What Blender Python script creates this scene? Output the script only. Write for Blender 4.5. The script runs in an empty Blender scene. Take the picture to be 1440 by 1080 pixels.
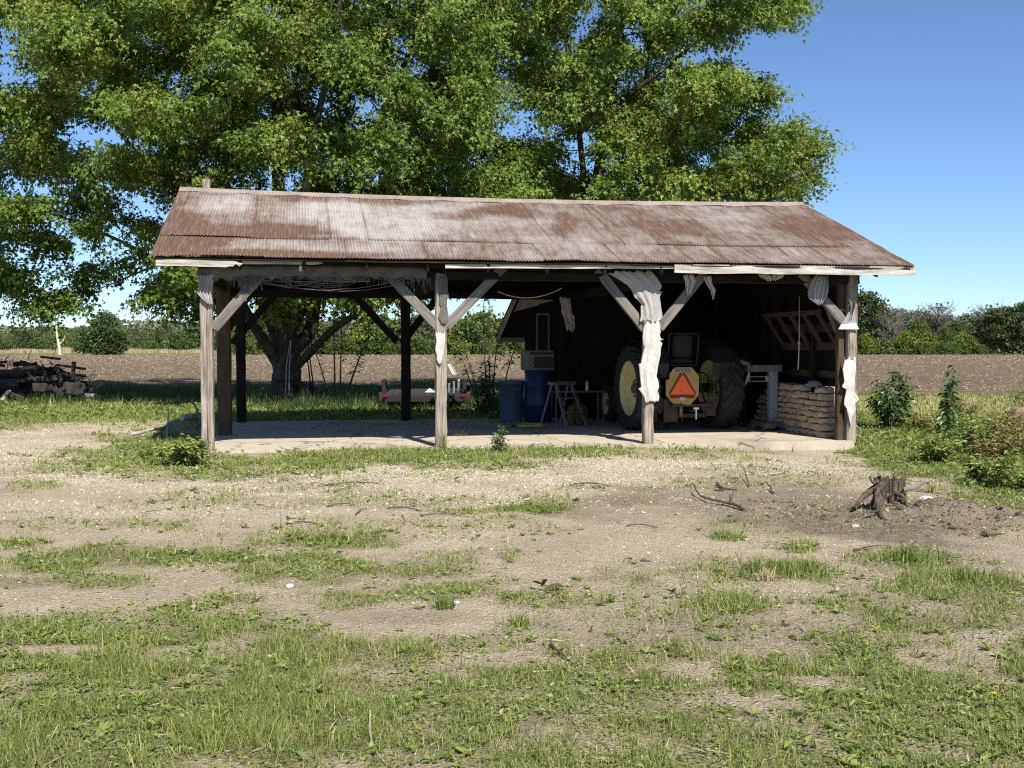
import bpy, math, random
import numpy as np
from mathutils import Vector, Matrix, Quaternion
random.seed(7)
RNG = np.random.default_rng(7)
R = math.radians
C = bpy.context.scene.collection
scene = bpy.context.scene

# ------------------------------------------------------------------ camera model (used to place things where they stand)
FOC, PX0, PY0, CAMZ = 1457.0, 720.0, 540.0, 1.6
PIT = math.atan(53 / FOC)
CP, SP = math.cos(PIT), math.sin(PIT)

def ray(px, py):
    a = (px - PX0) / FOC; b = (PY0 - py) / FOC
    return Vector((a, CP + b * SP, -SP + b * CP))
def G(px, py, z=0.0):
    d = ray(px, py); t = (z - CAMZ) / d.z
    return Vector((d.x * t, d.y * t, z))
def at(px, py, Y):
    d = ray(px, py); t = Y / d.y
    return Vector((d.x * t, Y, CAMZ + d.z * t))
def project(x, y, z):
    dz = z - CAMZ
    dep = np.maximum(y * CP - dz * SP, 0.05)
    up = y * SP + dz * CP
    return PX0 + FOC * x / dep, PY0 - FOC * up / dep

# ------------------------------------------------------------------ noise
def _h(ix, iy, seed):
    n = (ix.astype(np.int64) * 374761393 + iy.astype(np.int64) * 668265263 + seed * 1442695041) & 0xffffffff
    n = ((n ^ (n >> 13)) * 1274126177) & 0xffffffff
    n = n ^ (n >> 16)
    return (n & 0xffff) / 65535.0
def vnoise(x, y, seed=0):
    x = np.asarray(x, float); y = np.asarray(y, float)
    ix = np.floor(x); iy = np.floor(y)
    fx = x - ix; fy = y - iy
    fx = fx * fx * (3 - 2 * fx); fy = fy * fy * (3 - 2 * fy)
    a = _h(ix, iy, seed); b = _h(ix + 1, iy, seed); c = _h(ix, iy + 1, seed); d = _h(ix + 1, iy + 1, seed)
    return (a * (1 - fx) + b * fx) * (1 - fy) + (c * (1 - fx) + d * fx) * fy
def fbm(x, y, seed=0, oct=4):
    s = 0; a = 0.5; t = 0
    for o in range(oct):
        s = s + a * vnoise(x * 2 ** o + o * 17.3, y * 2 ** o - o * 9.1, seed + o); t += a; a *= 0.5
    return s / t
def sstep(a, b, x):
    t = np.clip((x - a) / ((b - a) or 1e-9), 0, 1)
    return t * t * (3 - 2 * t)

# ------------------------------------------------------------------ materials
def lin(r, g, b):
    f = lambda c: ((c / 255) / 12.92) if c / 255 <= 0.04045 else (((c / 255) + 0.055) / 1.055) ** 2.4
    return (f(r), f(g), f(b))
class NT:
    def __init__(s, name):
        s.m = bpy.data.materials.new(name); s.m.use_nodes = True
        s.t = s.m.node_tree; s.t.nodes.clear()
        s.out = s.t.nodes.new('ShaderNodeOutputMaterial')
    def n(s, typ, **kw):
        nd = s.t.nodes.new(typ)
        for k, v in kw.items():
            if k in nd.inputs: s.set(nd, k, v)
            else: setattr(nd, k, v)
        return nd
    def set(s, nd, k, v):
        if hasattr(v, 'is_output'): s.t.links.new(v, nd.inputs[k])
        else: nd.inputs[k].default_value = v
    def ramp(s, fac, stops):
        nd = s.t.nodes.new('ShaderNodeValToRGB')
        cr = nd.color_ramp
        while len(cr.elements) > 1: cr.elements.remove(cr.elements[-1])
        for i, (p, c) in enumerate(stops):
            e = cr.elements[0] if i == 0 else cr.elements.new(p)
            e.position = p; e.color = (*c, 1)
        s.t.links.new(fac, nd.inputs[0]); return nd.outputs[0]
    def mix(s, f, a, b, mode='MIX'):
        nd = s.t.nodes.new('ShaderNodeMix'); nd.data_type = 'RGBA'; nd.blend_type = mode
        for i, v in ((0, f), (6, a), (7, b)):
            if hasattr(v, 'is_output'): s.t.links.new(v, nd.inputs[i])
            else: nd.inputs[i].default_value = v if i == 0 else (*v, 1) if len(v) == 3 else v
        return nd.outputs[2]
    def math(s, op, a, b=0.0, clamp=False):
        nd = s.t.nodes.new('ShaderNodeMath'); nd.operation = op; nd.use_clamp = clamp
        for i, v in ((0, a), (1, b)):
            if hasattr(v, 'is_output'): s.t.links.new(v, nd.inputs[i])
            else: nd.inputs[i].default_value = v
        return nd.outputs[0]
    def noise(s, vec, scale, detail=4, rough=0.6, dist=0.0):
        nd = s.n('ShaderNodeTexNoise'); nd.inputs['Scale'].default_value = scale
        nd.inputs['Detail'].default_value = detail; nd.inputs['Roughness'].default_value = rough
        nd.inputs['Distortion'].default_value = dist
        s.t.links.new(vec, nd.inputs['Vector']); return nd.outputs['Fac']
    def mapv(s, vec, scale):
        nd = s.n('ShaderNodeMapping'); nd.inputs['Scale'].default_value = scale
        s.t.links.new(vec, nd.inputs['Vector']); return nd.outputs[0]
    def obj(s): return s.n('ShaderNodeTexCoord').outputs['Object']
    def attr(s, name, o='Fac'): return s.n('ShaderNodeAttribute', attribute_name=name).outputs[o]
    def bump(s, h, strength=0.5, dist=0.01):
        nd = s.n('ShaderNodeBump'); nd.inputs['Strength'].default_value = strength; nd.inputs['Distance'].default_value = dist
        s.t.links.new(h, nd.inputs['Height']); return nd.outputs[0]
    def bsdf(s, col, rough=0.7, metal=0.0, normal=None, spec=0.3, **kw):
        b = s.n('ShaderNodeBsdfPrincipled')
        for k, v in (('Base Color', col), ('Roughness', rough), ('Metallic', metal), ('Specular IOR Level', spec)):
            if hasattr(v, 'is_output'): s.t.links.new(v, b.inputs[k])
            else: b.inputs[k].default_value = (*v, 1) if k == 'Base Color' and len(v) == 3 else v
        for k, v in kw.items(): b.inputs[k].default_value = v
        if normal is not None: s.t.links.new(normal, b.inputs['Normal'])
        return b.outputs[0]
    def done(s, sh):
        s.t.links.new(sh, s.out.inputs['Surface']); return s.m

def m_simple(name, c1, c2, scale=6, rough=0.6, metal=0.0, bump=0.15, bd=0.004, spec=0.3):
    t = NT(name); v = t.obj()
    f = t.noise(v, scale, 6, 0.65); f2 = t.noise(v, scale * 7, 4, 0.6)
    col = t.ramp(f, [(0.3, c1), (0.7, c2)])
    col = t.mix(0.35, col, t.ramp(f2, [(0.3, tuple(x * 0.6 for x in c1)), (0.7, tuple(min(1, x * 1.15) for x in c2))]))
    return t.done(t.bsdf(col, rough, metal, t.bump(f2, bump, bd), spec))
def m_wood(name, dark, mid, light, rough=0.85, bump=0.8, bd=0.006):
    t = NT(name); g = t.attr('gc', 'Vector')
    a = t.noise(t.mapv(g, (26, 26, 1.1)), 1.0, 6, 0.65, 0.4)
    b = t.noise(t.mapv(g, (90, 90, 3.5)), 1.0, 4, 0.6)
    c = t.noise(t.mapv(g, (7, 7, 2.0)), 1.0, 5, 0.65)
    col = t.ramp(a, [(0.30, dark), (0.46, mid), (0.72, light)])
    col = t.mix(0.35, col, t.ramp(b, [(0.35, dark), (0.6, light)]))
    col = t.mix(t.math('MULTIPLY', t.ramp(c, [(0.46, (0, 0, 0)), (0.66, (1, 1, 1))]), 0.6), col, dark)
    h = t.math('ADD', t.math('MULTIPLY', a, 1.0), t.math('MULTIPLY', b, 0.4))
    return t.done(t.bsdf(col, rough, 0, t.bump(h, bump, bd), 0.15))
def m_leaf(name, dark, mid, light, trans, tf=0.35, rough=0.45, spec=0.35, bright=None):
    t = NT(name); a = t.attr('tone')
    stops = [(0.0, dark), (0.5, mid), (1.0, light)]
    col = t.ramp(a, stops)
    p = t.bsdf(col, rough, 0, None, spec)
    tr = t.n('ShaderNodeBsdfTranslucent'); t.t.links.new(t.mix(0.6, col, trans), tr.inputs['Color'])
    mx = t.n('ShaderNodeMixShader'); mx.inputs[0].default_value = tf
    t.t.links.new(p, mx.inputs[1]); t.t.links.new(tr.outputs[0], mx.inputs[2])
    return t.done(mx.outputs[0])
M = {}
M['post'] = m_wood('weathered_post_wood', (0.075, 0.058, 0.045), (0.25, 0.205, 0.165), (0.45, 0.40, 0.345), bump=1.0)
M['brace'] = m_wood('grey_brace_wood', (0.07, 0.062, 0.055), (0.17, 0.155, 0.14), (0.26, 0.24, 0.22))
M['fascia'] = m_wood('white_flaking_board', (0.13, 0.115, 0.098), (0.40, 0.375, 0.335), (0.66, 0.635, 0.59))
M['darkwood'] = m_wood('shade_dark_old_timber', (0.006, 0.005, 0.004), (0.015, 0.012, 0.009), (0.030, 0.024, 0.019))  # near-black tone puts the shade inside the shed into the colour
M['brownwood'] = m_wood('brown_lumber', (0.028, 0.019, 0.012), (0.065, 0.046, 0.030), (0.11, 0.080, 0.055))
M['scrapwood'] = m_wood('dark_scrap_wood', (0.012, 0.011, 0.010), (0.034, 0.031, 0.029), (0.075, 0.07, 0.065))
M['palewood'] = m_wood('pale_dry_wood', (0.20, 0.17, 0.13), (0.42, 0.37, 0.30), (0.56, 0.51, 0.43))
M['stick'] = m_simple('dark_stick_bark', (0.05, 0.038, 0.03), (0.12, 0.095, 0.075), 20, 0.9)
M['bark'] = None
t = NT('silver_maple_bark'); v = t.obj()
a = t.noise(t.mapv(v, (9, 9, 1.6)), 1.0, 6, 0.7, 0.6); b = t.noise(v, 1.2, 3)
col = t.mix(t.math('MULTIPLY', b, 0.5), t.ramp(a, [(0.3, (0.018, 0.015, 0.012)), (0.5, (0.065, 0.056, 0.046)), (0.75, (0.19, 0.172, 0.145))]), (0.055, 0.052, 0.038))
M['bark'] = t.done(t.bsdf(col, 0.95, 0, t.bump(a, 1.0, 0.05), 0.1))
M['palebark'] = m_simple('bleached_dead_wood', (0.42, 0.38, 0.31), (0.62, 0.57, 0.48), 5, 0.9)
M['twiggrey'] = m_simple('bare_grey_twigs', (0.125, 0.118, 0.090), (0.215, 0.205, 0.165), 5, 0.9)
t = NT('rotten_stump_wood'); v = t.obj()
a = t.noise(t.mapv(v, (26, 26, 3.5)), 1.0, 6, 0.7, 0.8); b = t.noise(v, 30, 4)
col = t.mix(0.3, t.ramp(a, [(0.36, (0.016, 0.012, 0.009)), (0.5, (0.095, 0.075, 0.057)), (0.66, (0.27, 0.225, 0.175))]), t.ramp(b, [(0.3, (0.03, 0.023, 0.017)), (0.7, (0.22, 0.18, 0.14))]))
M['stump'] = t.done(t.bsdf(col, 0.95, 0, t.bump(a, 1.0, 0.04), 0.1))
M['maple'] = m_leaf('maple_leaf', (0.050, 0.092, 0.013), (0.128, 0.196, 0.028), (0.245, 0.312, 0.064), (0.33, 0.42, 0.035), 0.30)
M['weedleaf'] = m_leaf('weed_leaf', (0.075, 0.120, 0.025), (0.160, 0.215, 0.045), (0.265, 0.320, 0.085), (0.26, 0.38, 0.05), 0.3)
M['shrubleaf'] = m_leaf('shrub_leaf', (0.028, 0.065, 0.017), (0.05, 0.10, 0.026), (0.10, 0.165, 0.045), (0.15, 0.26, 0.04), 0.25, 0.4, 0.5)
M['drybrush'] = m_leaf('yellowing_brush_leaf', (0.10, 0.12, 0.03), (0.19, 0.17, 0.05), (0.30, 0.23, 0.09), (0.34, 0.30, 0.06), 0.3)
M['grass'] = m_leaf('grass_blade', (0.088, 0.130, 0.027), (0.225, 0.272, 0.064), (0.44, 0.405, 0.19), (0.24, 0.30, 0.06), 0.3, 0.5, 0.3)
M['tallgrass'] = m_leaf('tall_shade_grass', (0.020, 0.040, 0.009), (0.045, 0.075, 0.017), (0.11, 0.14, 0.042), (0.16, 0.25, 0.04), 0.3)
M['reed'] = m_leaf('dry_reed', (0.28, 0.22, 0.13), (0.42, 0.34, 0.20), (0.52, 0.43, 0.28), (0.5, 0.4, 0.25), 0.2)
for k, (d, mi, l) in {'far_dark': ((0.045, 0.070, 0.026), (0.075, 0.108, 0.042), (0.115, 0.150, 0.062)),
                      'far_mid': ((0.06, 0.095, 0.025), (0.095, 0.14, 0.038), (0.14, 0.19, 0.06)),
                      'far_light': ((0.085, 0.125, 0.022), (0.15, 0.20, 0.035), (0.21, 0.26, 0.05)),
                      'far_grey': ((0.075, 0.092, 0.052), (0.118, 0.138, 0.078), (0.175, 0.188, 0.118))}.items():
    M[k] = m_leaf(k + '_foliage', d, mi, l, l, 0.2, 0.7, 0.1)

# sheet-metal roof: rust and remaining zinc, amount carried by the 'zinc' attribute
t = NT('rusted_corrugated_steel'); v = t.obj()
z = t.attr('zinc')
n1 = t.noise(t.mapv(v, (3.2, 1.6, 1.6)), 1.0, 8, 0.72, 0.5); n2 = t.noise(t.mapv(v, (30, 3, 3)), 1.0, 5, 0.65); n3 = t.noise(v, 60, 3)
f = t.math('ADD', z, t.math('MULTIPLY', t.math('SUBTRACT', n1, 0.5), 0.9))
f = t.math('ADD', f, t.math('MULTIPLY', t.math('SUBTRACT', n2, 0.5), 0.35))
n4 = t.noise(t.mapv(v, (2.2, 5.0, 5.0)), 1.0, 7, 0.75)
n6 = t.noise(t.mapv(v, (9, 0.9, 0.9)), 1.0, 5, 0.65)
f = t.math('ADD', f, t.math('MULTIPLY', t.math('SUBTRACT', n6, 0.5), 0.6))
f = t.math('ADD', f, t.math('MULTIPLY', t.math('SUBTRACT', n4, 0.5), 0.55))
f = t.ramp(f, [(0.20, (0, 0, 0)), (0.50, (0.34, 0.34, 0.34)), (0.90, (0.95, 0.95, 0.95))])
rust = t.ramp(n2, [(0.28, (0.070, 0.041, 0.029)), (0.55, (0.140, 0.086, 0.061)), (0.75, (0.215, 0.145, 0.108))])
zinc = t.ramp(n3, [(0.3, (0.30, 0.278, 0.262)), (0.7, (0.51, 0.49, 0.475))])
col = t.mix(f, rust, zinc)
M['roof'] = t.done(t.bsdf(col, t.math('SUBTRACT', 0.78, t.math('MULTIPLY', f, 0.2)), 0.12, t.bump(n3, 0.3, 0.003), 0.3))
M['ridge'] = m_simple('rusty_ridge_flashing', (0.17, 0.12, 0.10), (0.36, 0.30, 0.27), 4, 0.7, 0.1)

# concrete slab
t = NT('old_concrete'); v = t.obj()
a = t.noise(v, 1.1, 6, 0.65); b = t.noise(v, 38, 5, 0.7); c = t.noise(v, 4, 5)
col = t.ramp(a, [(0.3, (0.37, 0.325, 0.255)), (0.7, (0.49, 0.435, 0.345))])
col = t.mix(0.35, col, t.ramp(b, [(0.3, (0.26, 0.225, 0.175)), (0.65, (0.56, 0.50, 0.415))]))
col = t.mix(t.math('MULTIPLY', t.ramp(c, [(0.5, (0, 0, 0)), (0.72, (1, 1, 1))]), 0.4), col, (0.27, 0.225, 0.17))
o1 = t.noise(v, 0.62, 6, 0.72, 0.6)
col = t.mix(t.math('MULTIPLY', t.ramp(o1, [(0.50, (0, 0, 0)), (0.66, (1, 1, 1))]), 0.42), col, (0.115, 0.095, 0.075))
vc = t.n('ShaderNodeTexVoronoi', feature='DISTANCE_TO_EDGE'); vc.inputs['Scale'].default_value = 0.42
wv = t.n('ShaderNodeVectorMath', operation='ADD'); t.t.links.new(v, wv.inputs[0]); nz = t.n('ShaderNodeTexNoise'); nz.inputs['Scale'].default_value = 2.5; t.t.links.new(v, nz.inputs['Vector'])
sc = t.n('ShaderNodeVectorMath', operation='SCALE'); sc.inputs['Scale'].default_value = 0.5; t.t.links.new(nz.outputs['Color'], sc.inputs[0]); t.t.links.new(sc.outputs[0], wv.inputs[1]); t.t.links.new(wv.outputs[0], vc.inputs['Vector'])
col = t.mix(t.ramp(vc.outputs['Distance'], [(0.003, (0.8, 0.8, 0.8)), (0.010, (0, 0, 0))]), col, (0.06, 0.05, 0.04))
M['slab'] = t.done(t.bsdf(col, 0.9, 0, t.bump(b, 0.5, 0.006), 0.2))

# yard: gravel, dirt, thatch by attributes
t = NT('farm_yard_ground'); v = t.n('ShaderNodeNewGeometry').outputs['Position']
gr = t.attr('grass'); di = t.attr('dirt'); dr = t.attr('dry'); pv = t.attr('pale')
n1 = t.noise(v, 0.9, 7, 0.7); n2 = t.noise(v, 11, 6, 0.7); n3 = t.noise(v, 55, 4, 0.7)
vor = t.n('ShaderNodeTexVoronoi'); vor.inputs['Scale'].default_value = 42; t.t.links.new(v, vor.inputs['Vector'])
stone = t.ramp(vor.outputs['Distance'], [(0.15, (1, 1, 1)), (0.55, (0, 0, 0))])
scol = t.ramp(vor.outputs['Color'], [(0.1, (0.27, 0.222, 0.16)), (0.5, (0.46, 0.392, 0.295)), (0.95, (0.68, 0.61, 0.49))])
base = t.ramp(n2, [(0.28, (0.315, 0.250, 0.166)), (0.5, (0.445, 0.366, 0.258)), (0.72, (0.565, 0.480, 0.356))])
base = t.mix(0.55, base, t.ramp(n3, [(0.34, (0.17, 0.13, 0.082)), (0.66, (0.60, 0.505, 0.37))]))
base = t.mix(t.math('MULTIPLY', t.ramp(n1, [(0.42, (0, 0, 0)), (0.66, (1, 1, 1))]), 0.5), base, (0.25, 0.20, 0.15))
grav = t.mix(t.math('MULTIPLY', stone, t.math('ADD', 0.45, t.math('MULTIPLY', pv, 0.5))), base, scol)
grav = t.mix(t.math('MULTIPLY', t.math('MULTIPLY', pv, n3), 0.8), grav, (0.64, 0.565, 0.435))
dirt = t.ramp(n2, [(0.3, (0.10, 0.078, 0.058)), (0.55, (0.18, 0.145, 0.11)), (0.75, (0.28, 0.235, 0.185))])
col = t.mix(t.math('MULTIPLY', di, 0.85), grav, dirt)
thatch = t.ramp(n3, [(0.3, (0.085, 0.085, 0.035)), (0.5, (0.15, 0.15, 0.065)), (0.72, (0.27, 0.245, 0.13))])
gf = t.math('MULTIPLY', gr, t.math('ADD', 0.5, n2), True)
col = t.mix(gf, col, thatch)
col = t.mix(dr, col, t.ramp(n1, [(0.3, (0.33, 0.29, 0.15)), (0.7, (0.44, 0.38, 0.22))]))
n5 = t.noise(v, 27, 5, 0.75, 0.8)
h = t.math('ADD', t.math('ADD', t.math('MULTIPLY', n2, 1.0), t.math('MULTIPLY', n5, 0.8)), t.math('MULTIPLY', n3, 0.5))
h = t.math('ADD', h, t.math('MULTIPLY', stone, 0.35))
M['yard'] = t.done(t.bsdf(col, 0.95, 0, t.bump(h, 1.0, 0.028), 0.1))
# ploughed field
t = NT('ploughed_soil'); v = t.n('ShaderNodeNewGeometry').outputs['Position']
a = t.noise(t.mapv(v, (1.0, 0.35, 1)), 2.4, 6, 0.75); b = t.noise(v, 0.05, 4); c = t.noise(t.mapv(v, (1, 0.3, 1)), 5.5, 4, 0.7)
col = t.ramp(a, [(0.3, (0.060, 0.045, 0.030)), (0.52, (0.136, 0.105, 0.072)), (0.72, (0.235, 0.185, 0.13))])
col = t.mix(t.ramp(c, [(0.62, (0, 0, 0)), (0.72, (0.6, 0.6, 0.6))]), col, (0.36, 0.29, 0.21))
col = t.mix(t.math('MULTIPLY', b, 0.3), col, (0.14, 0.10, 0.08))
M['field'] = t.done(t.bsdf(col, 1.0, 0, t.bump(a, 1.0, 0.12), 0.05))
t = NT('far_meadow'); v = t.n('ShaderNodeNewGeometry').outputs['Position']
a = t.noise(t.mapv(v, (0.3, 1, 1)), 0.12, 5)
M['meadow'] = t.done(t.bsdf(t.ramp(a, [(0.35, (0.085, 0.125, 0.035)), (0.6, (0.14, 0.18, 0.055)), (0.75, (0.24, 0.23, 0.10))]), 1.0, 0, None, 0.05))

# plastic / tarp
t = NT('torn_white_plastic'); v = t.obj()
a = t.noise(v, 5, 5); b = t.noise(v, 34, 4)
col = t.ramp(a, [(0.3, (0.50, 0.475, 0.43)), (0.62, (0.78, 0.765, 0.735))])
p = t.bsdf(col, 0.5, 0, t.bump(t.noise(t.mapv(v, (34, 34, 5)), 1.0, 5, 0.6, 0.8), 0.6, 0.02), 0.25)
tr = t.n('ShaderNodeBsdfTranslucent'); tr.inputs[0].default_value = (0.7, 0.69, 0.66, 1)
mx = t.n('ShaderNodeMixShader'); mx.inputs[0].default_value = 0.3
t.t.links.new(p, mx.inputs[1]); t.t.links.new(tr.outputs[0], mx.inputs[2])
M['plastic'] = t.done(mx.outputs[0])
M['greyplastic'] = m_simple('shade_grey_plastic', (0.26, 0.25, 0.235), (0.42, 0.41, 0.395), 6, 0.6, 0, 0.4, 0.01)  # grey tone; on the left corner scrap it stands in for shade
M['net'] = m_simple('grey_frayed_netting', (0.075, 0.072, 0.066), (0.17, 0.163, 0.15), 9, 0.9)
M['white'] = m_simple('dirty_white_paint', (0.62, 0.61, 0.59), (0.80, 0.80, 0.79), 6, 0.45)
M['galv'] = m_simple('galvanised_grey', (0.30, 0.32, 0.33), (0.46, 0.48, 0.49), 7, 0.45, 0.5)
M['bluegrey'] = m_simple('faded_blue_grey_paint', (0.17, 0.21, 0.225), (0.30, 0.34, 0.345), 7, 0.6)
M['darkiron'] = m_simple('dark_greasy_iron', (0.035, 0.026, 0.02), (0.085, 0.062, 0.047), 9, 0.85)
M['rustiron'] = m_simple('rusty_cast_iron', (0.10, 0.062, 0.042), (0.24, 0.165, 0.12), 9, 0.85)
M['alu'] = m_simple('aluminium', (0.12, 0.122, 0.124), (0.20, 0.202, 0.205), 8, 0.5, 0.4)
M['rubber'] = m_simple('dusty_tractor_rubber', (0.014, 0.013, 0.012), (0.042, 0.038, 0.032), 6, 0.85)
M['yellow'] = m_simple('faded_yellow_paint', (0.72, 0.58, 0.24), (0.88, 0.75, 0.38), 4, 0.55)
M['green'] = m_simple('faded_tractor_green', (0.004, 0.018, 0.011), (0.010, 0.034, 0.020), 5, 0.5)
M['tan'] = m_simple('tan_painted_steel', (0.38, 0.225, 0.068), (0.50, 0.305, 0.098), 5, 0.6)
M['orange'] = m_simple('fluorescent_orange_film', (0.95, 0.13, 0.02), (1.0, 0.17, 0.03), 5, 0.5, 0, 0.02)
M['darkred'] = m_simple('dark_red_reflector', (0.16, 0.012, 0.006), (0.22, 0.018, 0.01), 6, 0.4, 0, 0.02)
M['black'] = m_simple('black_paint', (0.010, 0.010, 0.011), (0.028, 0.028, 0.029), 8, 0.5)
M['blackprint'] = m_simple('black_print', (0.012, 0.012, 0.012), (0.02, 0.02, 0.02), 8, 0.6, 0, 0.0)
M['sticker'] = m_simple('worn_white_sticker', (0.42, 0.40, 0.35), (0.60, 0.58, 0.53), 30, 0.6)
M['binblue'] = m_simple('blue_grey_bin_plastic', (0.05, 0.088, 0.135), (0.075, 0.125, 0.185), 4, 0.5)
M['drumblue'] = m_simple('deep_blue_drum_plastic', (0.005, 0.013, 0.055), (0.009, 0.022, 0.085), 4, 0.4)
M['beige'] = m_simple('beige_appliance_plastic', (0.15, 0.14, 0.115), (0.22, 0.205, 0.172), 5, 0.6)
M['grille'] = m_simple('dark_grille', (0.022, 0.02, 0.017), (0.05, 0.045, 0.037), 20, 0.7)
M['red'] = m_simple('red_paint', (0.14, 0.012, 0.009), (0.24, 0.024, 0.018), 7, 0.5)
M['redlens'] = m_simple('red_lamp_lens', (0.09, 0.008, 0.010), (0.15, 0.018, 0.02), 7, 0.3, 0, 0.05)
M['cord'] = m_simple('yellow_cord', (0.45, 0.33, 0.04), (0.60, 0.45, 0.07), 9, 0.6)
M['olive'] = m_simple('olive_yellow_fabric', (0.07, 0.065, 0.018), (0.12, 0.11, 0.032), 6, 0.85)
M['panel'] = m_simple('water_stained_panel', (0.34, 0.27, 0.18), (0.52, 0.45, 0.34), 3, 0.8)
M['glass'] = m_simple('dark_window_glass', (0.012, 0.013, 0.014), (0.02, 0.021, 0.022), 3, 0.6, 0, 0.0, 0.01, 0.1)
M['rope'] = m_simple('pale_rope', (0.40, 0.37, 0.31), (0.58, 0.54, 0.46), 25, 0.9)
M['pot'] = m_simple('pinkish_boulder', (0.17, 0.115, 0.09), (0.28, 0.20, 0.16), 4, 0.9)
M['deadleaf'] = m_simple('dead_leaf', (0.03, 0.022, 0.016), (0.09, 0.065, 0.045), 20, 0.8)
t = NT('tan_limestone'); v = t.obj(); oi = t.n('ShaderNodeObjectInfo').outputs['Random']
a = t.noise(v, 7, 6, 0.7); b = t.noise(v, 45, 4, 0.7)
col = t.ramp(a, [(0.3, (0.28, 0.205, 0.13)), (0.55, (0.48, 0.385, 0.26)), (0.75, (0.64, 0.545, 0.41))])
col = t.mix(t.math('MULTIPLY', oi, 0.55), col, (0.42, 0.35, 0.26))
M['stone'] = t.done(t.bsdf(col, 0.95, 0, t.bump(t.math('ADD', a, t.math('MULTIPLY', b, 0.4)), 0.9, 0.02), 0.1))
t = NT('limestone_gravel'); a = t.attr('tone')
M['gravel'] = t.done(t.bsdf(t.ramp(a, [(0.0, (0.18, 0.147, 0.105)), (0.5, (0.42, 0.36, 0.275)), (1.0, (0.62, 0.565, 0.465))]), 0.95, 0, None, 0.1))
t = NT('corn_stubble'); a = t.attr('tone')
M['stubble'] = t.done(t.bsdf(t.ramp(a, [(0.0, (0.20, 0.155, 0.11)), (1.0, (0.46, 0.38, 0.28))]), 0.95, 0, None, 0.1))

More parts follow.
